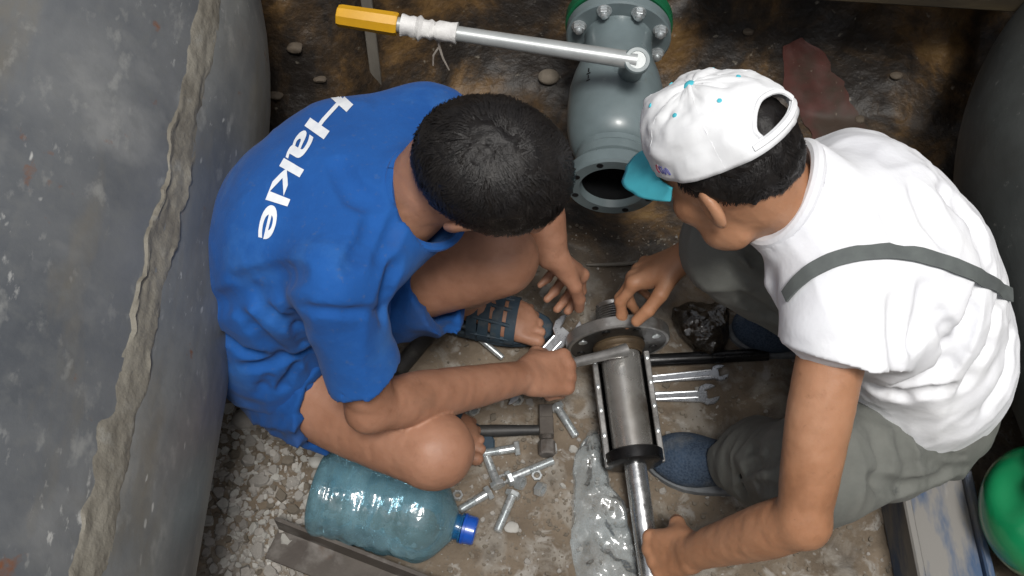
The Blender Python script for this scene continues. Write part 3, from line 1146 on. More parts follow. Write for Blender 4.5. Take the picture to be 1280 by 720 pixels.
for s_, e_, w_ in ((shR, elbR, wriR), (shL, elbL, wriL)):
    limb(A2, [s_, s_ * .5 + e_ * .5, e_], [.038, .041, .034], .02)
    limb(A2, [e_, e_ * .70 + w_ * .30, w_], [.035, .0400, .0270], .012)
A2.op(P_ell(elbR + nrm(elbR - (shR + wriR) / 2) * .012, (.024, .024, .024)), .015)
B_legs, B = B, A2
# right fist round the handle, knuckles away from the camera
fd1 = nrm(at(715, 464, 2.06) - wriR)
curl = [(62, 88, 50), (66, 90, 50), (70, 92, 50), (74, 92, 50)]
hand(B, wriR, fd1, V(.18, .25, -1), V(.2, 1, .25), curl, [(.75, .35, .55), (.85, .6, .1), (.7, .75, -.25)], 1.0, 1.04)
hand(B, wriL, nrm(at(722, 340, 2.13) - wriL), V(-.2, -.3, -.9), V(.2, -1, 0), [(30, 35, 25), (34, 38, 25), (38, 40, 25), (42, 42, 25)],
     [(.7, .3, .6), (.9, .4, .2), (.9, .5, 0)], 1.05, .98)
B = B_legs
B.F = np.minimum(B.F, A2.F)
B.displace(lambda x, y, z: .0007 * fbm(x * 60, y * 60, z * 60, 4, 2))
v_, q_ = B.mesh()
body1 = obj('body', v_, q_, M['skin_a'], p1, sharp=None)

# T-shirt
S = Field((-.60, -.62, .08), (.06, .12, .82), .0045)
spine(S, torso1[:], .05)
S.op(P_cone(neck0 + (shR - neck0) * .25, shR, .072, .064), .05)
S.op(P_cone(neck0 + (shL - neck0) * .25, shL, .072, .064), .05)
hemR = shR + (elbR - shR) * .70 + V(.004, -.003, 0)
S.op(P_cut(P_cone(shR, hemR, .060, .059), [(hemR, (hemR - shR) + V(.06, .0, 0))], [P_cone(shR + (hemR - shR) * .62, hemR + (hemR - shR) * .3, .040, .0525)]), .012)
hemL = shL + (elbL - shL) * .70
S.op(P_cut(P_cone(shL, hemL, .066, .078), [(hemL, hemL - shL)], [P_cone(shL + (hemL - shL) * .5, hemL + (hemL - shL) * .3, .05, .074)]), .035)
S.op(P_cone(V(-.245, -.125, .590), V(-.140, -.105, .608), .088, .074), .05)
# loose cloth hanging in front of the belly
S.op(P_ell(V(-.280, -.240, .400), (.095, .115, .115)), .06)
# neck opening
ncd = nrm(hdC - neck0)
S.op(P_cut(P_cone(neck0 - ncd * .06, neck0 + ncd * .068, .080, .071), [(neck0 + ncd * .045, ncd)]), .02)
S.op(P_cone(neck0 - ncd * .02, neck0 + ncd * .20, .062, .066), .003, 'sub')
# hem along the seat
S.op((V(-1, -1, -1), V(1, 1, .32), lambda X, Y, Z: (Z - (.262 + .20 * (X + .45) - .25 * (Y + .25)) + 0 * X)), .012, 'sub', margin=0)


def blue_folds(x, y, z):
    low = sstep(.46, .24, z)
    f1 = np.maximum(wrinkle((x, y, z), (.55, -.4, .45), 16, 7), 0) * low * .0105
    f2 = np.maximum(wrinkle((x, y, z), (.2, -.75, .3), 26, 17), 0) * (.3 + low) * .0034
    rt = sstep(-.30, -.42, y)
    f3 = np.maximum(wrinkle((x, y, z), (.15, .1, 1), 24, 27), 0) * rt * .0046
    f4 = .004 * fbm(x * 6, y * 6, z * 6, 77, 2)
    return -(f1 + f2 + f3) + f4 + .004


S.displace(blue_folds)
for ln, r_, dp in (([(303, 463), (335, 458), (365, 449), (388, 443)], .010, .012), ([(312, 378), (351, 405), (380, 421)], .012, .008),
                   ([(296, 395), (332, 430), (352, 449)], .012, .007), ([(372, 458), (357, 480), (352, 490)], .008, .007), ([(335, 474), (322, 496)], .008, .007),
                   ([(366, 384), (376, 420), (388, 450), (402, 478)], .008, .007), ([(366, 386), (420, 392), (484, 390)], .006, .003),
                   ([(505, 262), (488, 300), (478, 330)], .014, .007), ([(500, 330), (482, 362), (484, 398)], .012, .008),
                   ([(470, 260), (462, 300), (440, 330)], .016, .005), ([(270, 420), (300, 440), (330, 452)], .012, .006),
                   ([(290, 360), (330, 352), (365, 340)], .020, .004), ([(262, 385), (300, 372), (340, 366)], .018, .005),
                   ([(420, 200), (440, 235), (470, 250)], .020, .004)):
    fold(S, ln, r_, dp)
v_, q_ = S.mesh()
shirt1 = obj('t_shirt', v_, q_, M['blue'], p1, sharp=None)
# collar rib
mb = MB()
a_, s_, t_ = frame(ncd)
ring = [neck0 + ncd * (.047 + .004 * math.cos(2 * th)) + (s_ * math.cos(th) + t_ * math.sin(th)) * .0685 for th in np.linspace(0, 2 * math.pi, 41)]
mb.tube(ring, .0065, 8, caps=False)
mb.build('collar', M['blue'], shirt1)

# shorts
S = Field((-.58, -.54, .02), (-.02, -.02, .50), .0045)
spine(S, [(V(-.325, -.225, .245), V(0, -1, 0), .132, .108), (V(-.345, -.232, .28), V(0, -1, 0), .142, .114), (V(-.372, -.243, .33), V(0, -1, 0), .145, .114)], .04, n=6)
for hp, kn, fr, rr in ((hipR, kneeR, .34, .100), (hipL, kneeL, .70, .104)):
    he = hp + (kn - hp) * fr + V(0, 0, -.008)
    S.op(P_cut(P_cone(hp, he, .098, rr), [(he, kn - hp)], [P_cone(hp + (he - hp) * .35, he + (he - hp) * .3, rr - .026, rr - .013)]), .03)
# cloth sagging under the seat and the loose right hem
S.op(P_ell(V(-.290, -.320, .205), (.070, .045, .034)), .04)
S.displace(lambda x, y, z: -np.maximum(wrinkle((x, y, z), (.5, -.5, .5), 20, 3), 0) * .009 - np.maximum(wrinkle((x, y, z), (.2, .3, .9), 34, 13), 0) * .003 + .005)
v_, q_ = S.mesh()
obj('shorts', v_, q_, M['blue_short'], p1, sharp=None)


# hair: scalp volume and combed strands
def hairline(f):
    return np.interp(f, [-1, -.55, -.2, .1, .35, .55, 1], [-.60, -.52, -.28, -.02, .18, .42, .50])


def make_hair(name, C, f, u, parent, seed, n, lenr, thick, lo_u=-9, hi_u=9, strand_w=.0013):
    f = nrm(f)
    u = nrm(u - f * np.dot(u, f))
    l = np.cross(u, f)
    cc = C + f * -.012 + u * .025
    rad = V(.098, .077, .092)
    Hf = Field(cc - .15, cc + .15, .004)
    lo, hi, e = P_ell(cc, rad + thick, (f, l, u))

    def fn(X, Y, Z):
        d = e(X, Y, Z)
        qf = ((X - cc[0]) * f[0] + (Y - cc[1]) * f[1] + (Z - cc[2]) * f[2])
        ql = ((X - cc[0]) * l[0] + (Y - cc[1]) * l[1] + (Z - cc[2]) * l[2])
        qu = ((X - cc[0]) * u[0] + (Y - cc[1]) * u[1] + (Z - cc[2]) * u[2])
        rr = np.sqrt(qf ** 2 + ql ** 2 + qu ** 2) + 1e-6
        d = d + .0035 * fbm(X * 70, Y * 70, Z * 70, seed, 2)
        return np.maximum(d, (hairline(qf / rr) - qu / rr) * .09)
    Hf.op((lo, hi, fn), 0)
    v, q = Hf.mesh()
    vs = [tuple(p) for p in v]
    fs = [tuple(int(i) for i in r_) for r_ in q]
    rng = np.random.default_rng(seed)
    wh = nrm(V(-.42, .05, .90))                                  # crown whorl in head coordinates
    cnt = 0
    while cnt < n:
        d = nrm(rng.normal(size=3))
        if d[2] < hairline(d[0]) + .03 or d[2] < lo_u or d[2] > hi_u:
            continue
        cnt += 1
        p = d * (rad + thick - .003)
        away = nrm(d - wh * np.dot(d, wh) * 1.0 - d * np.dot(d - wh * np.dot(d, wh), d))
        if np.linalg.norm(d - wh) < .05:
            continue
        swirl = np.cross(d, away)
        wvy = float(vnoise(*(d * 6), seed + 3)) * 1.1 + float(vnoise(*(d * 15), seed + 4)) * .5
        flow = nrm(away + swirl * (.6 * math.exp(-np.linalg.norm(d - wh) * 2.5) + wvy * 1.5) + rng.normal(size=3) * .16)
        nearw = math.exp(-(np.linalg.norm(d - wh) / .22) ** 2)
        flow = nrm(flow + rng.normal(size=3) * .9 * nearw)
        flow = nrm(flow - d * np.dot(flow, d))
        L = rng.uniform(*lenr)
        fly = rng.uniform() < .10
        wd = strand_w * rng.uniform(.7, 1.5)
        lift = rng.uniform(.12, .42) + .25 * float(vnoise(*(d * 12), seed + 8))
        lift = lift + (.15 if fly else 0)
        sidev = nrm(np.cross(flow, d))
        b = len(vs)
        for j in range(4):
            x = j / 3
            q_ = p + flow * L * x + d * (lift * L * (x - .75 * x * x))
            ww = wd * (1 - .75 * x)
            for sg in (-1, 1):
                r_ = q_ + sidev * ww * sg
                vs.append(tuple(cc + f * r_[0] + l * r_[1] + u * r_[2]))
        for j in range(3):
            fs.append((b + 2 * j, b + 2 * j + 1, b + 2 * j + 3, b + 2 * j + 2))
    return obj(name, vs, fs, M['hair'], parent, sharp=None)


make_hair('hair', hdC, hdF, hdU, p1, 5, 16000, (.014, .028), .007)


# sandals with slotted uppers
def sandal(ank, td, parent):
    d = nrm(V(td[0], td[1], 0))
    up = V(0, 0, 1)
    lat = np.cross(up, d)
    b = V(ank[0], ank[1], ank[2] - .075)
    out = []
    for k in range(28):
        th = 2 * math.pi * k / 28
        x = .060 + .130 * math.cos(th)
        wd = .040 + .009 * sstep(.02, .14, x)
        out.append((x, wd * math.sin(th) * (1.0 if abs(math.cos(th)) < .9 else 1.1)))
    mb = MB()
    mb.prism(out, b - up * .016, d, lat, .020, .003)
    so = mb.build('sandal', M['sandal'], parent)
    # upper: bands arching over the instep, joined by slim bars
    def arc(x, wv, r, th):
        return b + d * x + lat * (math.cos(th) * wv) + up * (math.sin(th) * r + .004)
    for x, hgt in ((.040, .062), (.062, .056), (.086, .049), (.112, .042)):
        m2 = MB()
        pts = [arc(x, .044 + .002 * math.sin(t * 3), hgt, t) for t in np.linspace(.02, math.pi - .02, 15)]
        vs, fs = [], []
        for i, q in enumerate(pts):
            for (ox, oz) in ((-.0095, 0), (.0095, 0), (.0095, .004), (-.0095, .004)):
                nrmv = nrm(q - (b + d * x))
                vs.append(q + d * ox + nrmv * oz)
        for i in range(len(pts) - 1):
            for k in range(4):
                k2 = (k + 1) % 4
                fs.append((i * 4 + k, i * 4 + k2, (i + 1) * 4 + k2, (i + 1) * 4 + k))
        m2.add(vs, fs)
        for th in np.linspace(.3, math.pi - .3, 5):
            if x < .11:
                m2.tube([arc(x, .046, hgt + .003, th), arc(x + .024, .046, hgt - .005, th)], .004, 6)
        m2.build('strap', M['sandal'], so)
    # heel strap
    m2 = MB()
    pts = [b + d * (.03 - .085 * math.sin(t)) + lat * .040 * math.cos(t) + up * (.035 + .01 * math.sin(t)) for t in np.linspace(0, math.pi, 15)]
    m2.tube(pts, .005, 6)
    m2.build('strap', M['sandal'], so)


sandal(ankL, V(.95, -.16, 0), p1)
sandal(ankR, V(.95, -.25, 0), p1)

# ------------------------------------------------------------------ person 2: white shirt, cap, grey overalls, facing left
p2 = thing('person', 'crouching person in white cap, white T-shirt and grey overalls holding a steel rod', 'person', (.60, -.33, 0))
shL2 = at(1048, 405, 1.62)
shR2 = at(1068, 222, 1.83)
side2 = nrm(shL2 - shR2)
hipL2, hipR2 = V(.670, -.375, .240), V(.670, -.215, .240)
kneeL2, kneeR2 = at(1022, 592, 1.775), V(.350, -.165, .420)
ankL2, ankR2 = V(.415, -.395, .085), V(.590, -.120, .085)
elbL2 = at(1004, 650, 1.685)
wriL2 = at(868, 690, 1.90)
elbR2 = at(955, 262, 1.93)
wriR2 = at(856, 322, 2.05)
hdC2 = V(.2960, -.2200, .7080)
hdF2, hdU2 = nrm(V(-.645, .356, -.676)), nrm(V(-.526, .436, .730))
neck2 = V(.425, -.245, .645)
torso2 = [(V(.655, -.300, .240), V(0, -1, 0), .155, .118),
          (V(.648, -.296, .345), V(0, -1, 0), .150, .118),
          (V(.610, -.288, .455), V(-.15, -1, 0), .162, .122),
          (V(.548, -.278, .555), side2, .170, .116),
          (V(.482, -.265, .615), side2, .150, .085)]
B = Field((.10, -.78, -.02), (.90, .10, .92), .0035)
spine(B, torso2, .05, inset=.046)
B.op(P_cone(shR2, shL2, .030, .030), .03)
limb(B, [neck2, hdC2 - hdF2 * .035 - hdU2 * .045], [.052, .054], .03)
B.op(P_cone(neck2 + (shR2 - neck2) * .1, shR2, .042, .034), .03)
B.op(P_cone(neck2 + (shL2 - neck2) * .1, shL2, .042, .038), .03)
head(B, hdC2, hdF2, hdU2, 1.0)
for hp, kn, an, td in ((hipR2, kneeR2, ankR2, V(-1, .1, 0)), (hipL2, kneeL2, ankL2, V(-1, .20, 0))):
    limb(B, [hp, hp * .5 + kn * .5, kn], [.070, .058, .044], .03)
    limb(B, [kn, kn * .66 + an * .34, an], [.042, .042, .030], .02)
    foot(B, an, td, toes=False)
B_legs, B = B, Field((.10, -.78, -.02), (.90, .10, .92), .0035)
limb(B, [shL2, shL2 * .55 + elbL2 * .45 + V(-.006, -.008, .004), elbL2], [.046, .0455, .0375], .02)
B.op(P_ell(elbL2 + V(.010, -.012, -.008), (.025, .025, .025)), .015)
limb(B, [elbL2, elbL2 * .70 + wriL2 * .30, wriL2], [.037, .0415, .0285], .012)
limb(B, [shR2, shR2 * .5 + elbR2 * .5, elbR2], [.044, .044, .038], .02)
limb(B, [elbR2, elbR2 * .70 + wriR2 * .30, wriR2], [.038, .041, .027], .012)
hand(B, wriL2, nrm(at(806, 694, 1.985) - wriL2), V(.05, .35, -1), V(-.3, 1, .3), [(55, 82, 45), (58, 84, 45), (62, 86, 45), (66, 88, 45)],
     [(.7, .45, .5), (.75, .75, .1), (.6, .85, -.2)], 1.0, 1.04)
hand(B, wriR2, nrm(at(812, 338, 2.08) - wriR2), V(-.12, -.45, -.9), V(-.25, -1, .1), [(30, 36, 22), (32, 36, 22), (34, 38, 24), (38, 40, 26)],
     [(.55, .35, .75), (.80, .42, .35), (.9, .35, .1)], 1.12, 1.04)
B_legs.F = np.minimum(B_legs.F, B.F)
B = B_legs
B.displace(lambda x, y, z: .0007 * fbm(x * 60, y * 60, z * 60, 4, 2))
v_, q_ = B.mesh()
body2 = obj('body', v_, q_, M['skin_b'], p2, sharp=None)

# white shirt
S = Field((.28, -.66, .16), (.92, .10, .82), .0045)
spine(S, torso2, .05)
S.op(P_cone(neck2 + (shL2 - neck2) * .25, shL2, .074, .070), .05)
S.op(P_cone(neck2 + (shR2 - neck2) * .25, shR2, .074, .066), .05)
ad = nrm(elbL2 - shL2)
heL = shL2 + ad * .040 + V(.012, .0, .0)
S.op(P_cut(P_cone(shL2, heL, .076, .094), [(heL, ad + V(-.10, 0, 0))], [P_cone(shL2 + ad * .02, heL + ad * .05, .056, .085)]), .03)
ad = nrm(elbR2 - shR2)
heR = shR2 + ad * .09
S.op(P_cut(P_cone(shR2, heR, .072, .088), [(heR, ad)], [P_cone(shR2 + ad * .03, heR + ad * .05, .055, .079)]), .03)
# blousing at the waist and open front hanging forward
S.op(P_ell(V(.655, -.300, .365), (.115, .155, .090)), .06)
S.op(P_ell(V(.462, -.330, .545), (.065, .085, .075)), .05)
S.op(P_cone(V(.405, -.265, .625), at(972, 352, 1.69), .055, .020), .03)
S.op(P_cone(V(.430, -.300, .590), at(985, 372, 1.68), .040, .014), .02)
ncd2 = nrm(hdC2 - neck2)
S.op(P_cut(P_cone(neck2 - ncd2 * .06, neck2 + ncd2 * .09, .092, .084), [(neck2 + ncd2 * .060, ncd2 + V(0, 0, .1))]), .02)
S.op(P_cone(neck2 - ncd2 * .03, neck2 + ncd2 * .22, .056, .070), .004, 'sub')
S.op((V(0, -1, -1), V(1, 1, .34), lambda X, Y, Z: (Z - (.255 + .10 * (.72 - X) - .10 * (Y + .3)) + 0 * X)), .012, 'sub', margin=0)


def white_folds(x, y, z):
    low = sstep(.52, .30, z)
    f1 = np.maximum(wrinkle((x, y, z), (.45, -.2, .75), 15, 107), 0) * (.25 + low) * .0065
    f2 = np.maximum(wrinkle((x, y, z), (.6, .5, .3), 21, 117), 0) * .0032
    f3 = np.maximum(wrinkle((x, y, z), (.3, -.9, .2), 30, 127), 0) * .0016
    return -(f1 + f2 + f3) + .005 * fbm(x * 7, y * 7, z * 7, 177, 2) + .006


S.displace(white_folds)
for ln, r_, dp in (([(1183, 236), (1215, 274), (1238, 333)], .014, .009), ([(1110, 251), (1122, 280), (1133, 309)], .014, .007),
                   ([(1233, 356), (1209, 414), (1180, 467), (1128, 490)], .014, .010), ([(1256, 362), (1241, 432), (1209, 484)], .013, .009),
                   ([(1163, 350), (1157, 391), (1145, 432)], .014, .008), ([(1122, 373), (1122, 420), (1128, 473)], .012, .009),
                   ([(1268, 414), (1262, 467), (1238, 514)], .013, .009),
                   ([(1040, 230), (1070, 262), (1090, 300)], .018, .005),
                   ([(1170, 380), (1190, 420), (1180, 450)], .012, .007), ([(1090, 490), (1130, 500), (1190, 490)], .012, .007),
                   ([(1200, 250), (1228, 290), (1246, 340)], .012, .007),
                   ([(1150, 230), (1165, 270), (1190, 300)], .016, .006), ([(1215, 380), (1200, 440), (1160, 480)], .012, .007)):
    fold(S, ln, r_, dp)
v_, q_ = S.mesh()
shirt2 = obj('t_shirt', v_, q_, M['white'], p2, sharp=None)

# trousers of the overalls
S = Field((.26, -.68, .02), (.92, .02, .56), .0045)
spine(S, [(V(.655, -.298, .195), V(0, -1, 0), .160, .115), (V(.655, -.298, .25), V(0, -1, 0), .162, .118), (V(.655, -.296, .36), V(0, -1, 0), .145, .105)], .04, n=6)
for hp, kn, an in ((hipR2, kneeR2, ankR2), (hipL2, kneeL2, ankL2)):
    limb(S, [hp, hp * .5 + kn * .5 + V(0, 0, -.012), kn], [.108, .094, .076], .04)
    he = an + (kn - an) * .06
    e2 = he + nrm(an - kn) * .02
    S.op(P_cut(P_cone(kn, e2, .074, .074), [(he + V(0, 0, -.035), V(an[0] - kn[0], an[1] - kn[1], (an[2] - kn[2]) * .6))],
               [P_cone(he + (kn - he) * .35, e2 + (e2 - kn) * .2, .058, .070)]), .03)
    back = nrm((hp + an) / 2 - kn)
    S.op(P_ell(kn + back * .05, (.075, .072, .075)), .03)
S.displace(lambda x, y, z: -np.maximum(wrinkle((x, y, z), (.3, -.5, .7), 15, 203), 0) * .008 - np.maximum(wrinkle((x, y, z), (.2, .6, .5), 30, 213), 0) * .0035 + .005)
for ln, r_, dp in (([(1135, 525), (1165, 545), (1205, 562)], .010, .009), ([(1150, 545), (1172, 570), (1205, 575)], .010, .009), ([(1160, 575), (1185, 590), (1212, 588)], .010, .008),
                   ([(1100, 540), (1110, 575), (1105, 610)], .016, .007), ([(1130, 545), (1142, 580), (1138, 615)], .014, .007), ([(1090, 600), (1130, 612), (1180, 600)], .012, .007),
                   ([(915, 600), (940, 580), (965, 575)], .010, .008), ([(935, 560), (960, 565), (985, 560)], .010, .008), ([(905, 625), (935, 608), (965, 612)], .010, .008),
                   ([(915, 330), (930, 350), (955, 362)], .012, .008), ([(920, 300), (945, 320), (960, 345)], .012, .007), ([(925, 372), (945, 385), (970, 400)], .010, .007)):
    fold(S, ln, r_, dp)
v_, q_ = S.mesh()
trous = obj('trousers', v_, q_, M['grey_cloth'], p2, sharp=None)


def drape(parent_obj, pts2d, width, name, m, parent, lift=.004, thick=.003, n=40, from_dir=None, wpx=None):
    """lay a strap on a mesh: points given as pixels, dropped on the surface along the sight line"""
    me = parent_obj.data
    off = WL[parent_obj.name]
    bvh = BVHTree.FromPolygons([tuple(np.array(v.co) + off) for v in me.vertices], [tuple(p.vertices) for p in me.polygons])
    P = np.array(pts2d, float)
    s = np.linspace(0, len(P) - 1, n)
    c = np.stack([np.interp(s, np.arange(len(P)), P[:, k]) for k in range(2)], 1)
    for _ in range(3):
        c[1:-1] = (c[:-2] + c[1:-1] * 2 + c[2:]) / 4
    cen, nor = [], []
    for u_, v_p in c:
        hit, no, _, _ = bvh.ray_cast(Vector(CAM), Vector(nrm(ray(u_, v_p))))
        if hit is None:
            continue
        no = np.array(no)
        if no @ ray(u_, v_p) > 0:
            no = -no
        cen.append(np.array(hit))
        nor.append(no)
    cen = np.array(cen)
    nor = np.array(nor)
    for _ in range(4):
        cen[1:-1] = (cen[:-2] + cen[1:-1] * 2 + cen[2:]) / 4
        nor[1:-1] = (nor[:-2] + nor[1:-1] * 2 + nor[2:]) / 4
    vs, fs = [], []
    for i in range(len(cen)):
        d = nrm(cen[min(i + 1, len(cen) - 1)] - cen[max(i - 1, 0)])
        nn = nrm(nor[i])
        sv = np.cross(nn, d)
        for q in np.linspace(-1, 1, 5):
            base = cen[i] + sv * q * width / 2
            loc, no2, _, _ = bvh.find_nearest(Vector(base), .05)
            if loc is not None:
                dd = np.dot(np.array(loc) - base, nn)
                base = base + nn * np.clip(dd, -.012, .006)
            vs.append(base + nn * (lift + thick))
            vs.append(base + nn * lift)
    m_ = 10
    for i in range(len(cen) - 1):
        for k in range(4):
            a0, b0 = i * m_ + 2 * k, (i + 1) * m_ + 2 * k
            fs.append((a0, a0 + 2, b0 + 2, b0))
            fs.append((a0 + 1, b0 + 1, b0 + 3, a0 + 3))
        fs.append((i * m_, (i + 1) * m_, (i + 1) * m_ + 1, i * m_ + 1))
        fs.append((i * m_ + 8, i * m_ + 9, (i + 1) * m_ + 9, (i + 1) * m_ + 8))
    return obj(name, vs, fs, m, parent)


drape(shirt2, [(985, 372), (994, 360), (1005, 348), (1030, 330), (1065, 318), (1105, 315), (1150, 320), (1195, 334), (1235, 352), (1268, 374)], .021, 'shoulder_strap', M['strap'], p2)
cn = nrm(ncd2 + V(0, 0, .1))
_, cs_, ct_ = frame(cn)
MB().tube([neck2 + ncd2 * .058 + cn * .004 * math.cos(2 * th) + (cs_ * math.cos(th) + ct_ * math.sin(th)) * .0725 for th in np.linspace(0, 2 * math.pi, 49) + math.atan2(-ct_[2], -cs_[2])], .0105, 10, caps=False).build('collar', M['white'], shirt2)

# shoes
for an, td in ((ankL2, V(-1, .20, 0)), (ankR2, V(-1, .1, 0))):
    d = nrm(td)
    up = V(0, 0, 1)
    lat = np.cross(up, d)
    b = V(an[0], an[1], .004)
    S = Field(b - V(.22, .14, .01), b + V(.14, .14, .14), .0035)

    def L3(x, y, z):
        return b + d * x + lat * y + up * z
    S.op(P_ell(L3(-.02, 0, .040), (.050, .040, .042), (d, lat, up)), .02)
    S.op(P_cone(L3(-.01, 0, .070), L3(.10, 0, .036), .042, .034), .03)
    S.op(P_ell(L3(.105, -.004, .028), (.070, .049, .034), (d, lat, up)), .025)
    S.op(P_cone(L3(-.02, 0, .07), L3(-.02, 0, .13), .028, .040), .01, 'sub')
    S.op((b - 1, b + V(1, 1, -.0 + .012), lambda X, Y, Z: Z - (b[2] + .012) + 0 * X), .0, 'sub', margin=0)
    v_, q_ = S.mesh()
    so = obj('shoe', v_, q_, M['shoe'], p2, sharp=None)
    out = []
    for k in range(32):
        th = 2 * math.pi * k / 32
        x = .055 + .125 * math.cos(th)
        out.append((x, (.038 + .013 * sstep(.0, .12, x)) * math.sin(th) * 1.03))
    MB().prism(out, b - up * .006, d, lat, .022, .004).build('sole', M['sole'], so)

# hair under the cap
make_hair('hair', hdC2, hdF2, hdU2, p2, 15, 7000, (.012, .022), .0055, hi_u=.22)

# cap: six-panel crown with arched back opening, curved visor
f = hdF2
u = nrm(hdU2 - f * np.dot(hdU2, f))
l = np.cross(u, f)
ctilt = 0
cu = nrm(u * math.cos(ctilt) + f * math.sin(ctilt))
cf = nrm(f - cu * np.dot(f, cu))
cl = np.cross(cu, cf)
cc = hdC2 + f * -.010 + u * .045


def capP(th, ph, r=1.0):
    """th round the head from the front, ph 0 rim .. pi/2 top"""
    e = .86
    pan = 1 + .012 * abs(math.sin(3 * th)) ** .7 * math.cos(ph)
    sh = abs(math.cos(ph)) ** e
    crn = .008 * math.sin(2 * ph) * math.cos(th)
    dent = .006 * math.cos(ph) ** .5 * float(fbm(math.cos(th) * 2.2, math.sin(th) * 2.2, ph * 2.5, 88, 3))
    q = cf * (math.cos(th) * (.106 if math.cos(th) > 0 else .109) * sh * pan * r) + cl * (math.sin(th) * .087 * sh * pan * r)
    return cc + q + cu * (math.sin(ph) ** .92 * (.090 + dent) * r + crn) + nrm(q + cu * .02) * dent


def in_hole(th, ph):
    dth = (th - math.pi + math.pi) % (2 * math.pi) - math.pi
    return (dth / .46) ** 2 + ((ph - .20) / .44) ** 2 < 1 and ph > .20


vs, fs = [], []
NT, NP = 96, 26
for j in range(NP + 1):
    for i in range(NT):
        vs.append(capP(2 * math.pi * i / NT, (math.pi / 2) * j / NP * .9995))
for j in range(NP):
    for i in range(NT):
        if not in_hole(2 * math.pi * (i + .5) / NT, (math.pi / 2) * (j + .5) / NP):
            i2 = (i + 1) % NT
            fs.append((j * NT + i, j * NT + i2, (j + 1) * NT + i2, (j + 1) * NT + i))
cap = obj('cap', vs, fs, M['cap_white'], p2, sharp=None)
md = cap.modifiers.new('thick', 'SOLIDIFY')
md.thickness = .0025
md.offset = 1
# binding round the opening
mb = MB()
pts = []
for th in np.linspace(0, math.pi, 25):
    pts.append(capP(math.pi + .46 * math.cos(th), .20 + .44 * math.sin(th), 1.02))
mb.tube(pts, .0035, 8)
mb.build('opening_binding', M['cap_white'], cap)
# seams
for k in range(6):
    th = math.pi / 6 + k * math.pi / 3 - math.pi / 6
    if k == 3:
        continue
    MB().tube([capP(th, ph, 1.018) for ph in np.linspace(.04, 1.53, 14)], .0012, 5).build('seam', M['cap_white'], cap)
b0 = capP(0, 1.5690, 1.0)
MB().lathe(b0 - cu * .001, cu, [(0, .0085), (.003, .008), (.0055, .005), (.0062, .001)], 16).build('button', M['cap_aqua'], cap)
for k in range(6):
    th = math.pi / 6 + k * math.pi / 3
    p = capP(th, 1.02, 1.025)
    MB().lathe(p, nrm(p - cc), [(-.002, .0032), (.0012, .0032), (.0018, .0018)], 10).build('eyelet', M['cap_aqua'], cap)
# stitched lettering low on the side panel (illegible scribble in the photograph)
for k, (t0, cx, mt) in enumerate([(1.02, 0, 'thread_r'), (1.10, 1, 'thread_b'), (1.17, 2, 'thread_b'), (1.25, 3, 'thread_b')]):
    pts = []
    for x in np.linspace(0, 2 * math.pi * .85, 12):
        pts.append(capP(t0 + .032 * math.cos(x + k), .155 + .055 * math.sin(x + k * .7), 1.026))
    MB().tube(pts, .0011, 5).build('embroidery', M[mt], cap)
# visor
vs, fs = [], []
NV, NW = 10, 41
for j in range(NV):
    for i in range(NW):
        th = R(-62) + R(124) * i / (NW - 1)
        x = j / (NV - 1)
        ext = .078 * x * math.sqrt(max(0, 1 - (th / R(63)) ** 2))
        base = capP(th, .02, 1.0)
        out = nrm(cf + cl * math.sin(th) * .12)
        drop = -.020 * x - .028 * (math.sin(th) ** 2)
        vs.append(base + out * ext + cu * (drop + .004))
for j in range(NV - 1):
    for i in range(NW - 1):
        fs.append((j * NW + i, j * NW + i + 1, (j + 1) * NW + i + 1, (j + 1) * NW + i))
vis = obj('visor', vs, fs, M['cap_aqua'], cap, sharp=None)
md = vis.modifiers.new('thick', 'SOLIDIFY')
md.thickness = .003
md.offset = 0
# adjuster strap at the back
MB().tube([capP(math.pi + q, .12, 1.0) for q in np.linspace(-.62, .62, 14)], [.006] * 14, 6).build('back_strap', M['cap_white'], cap)


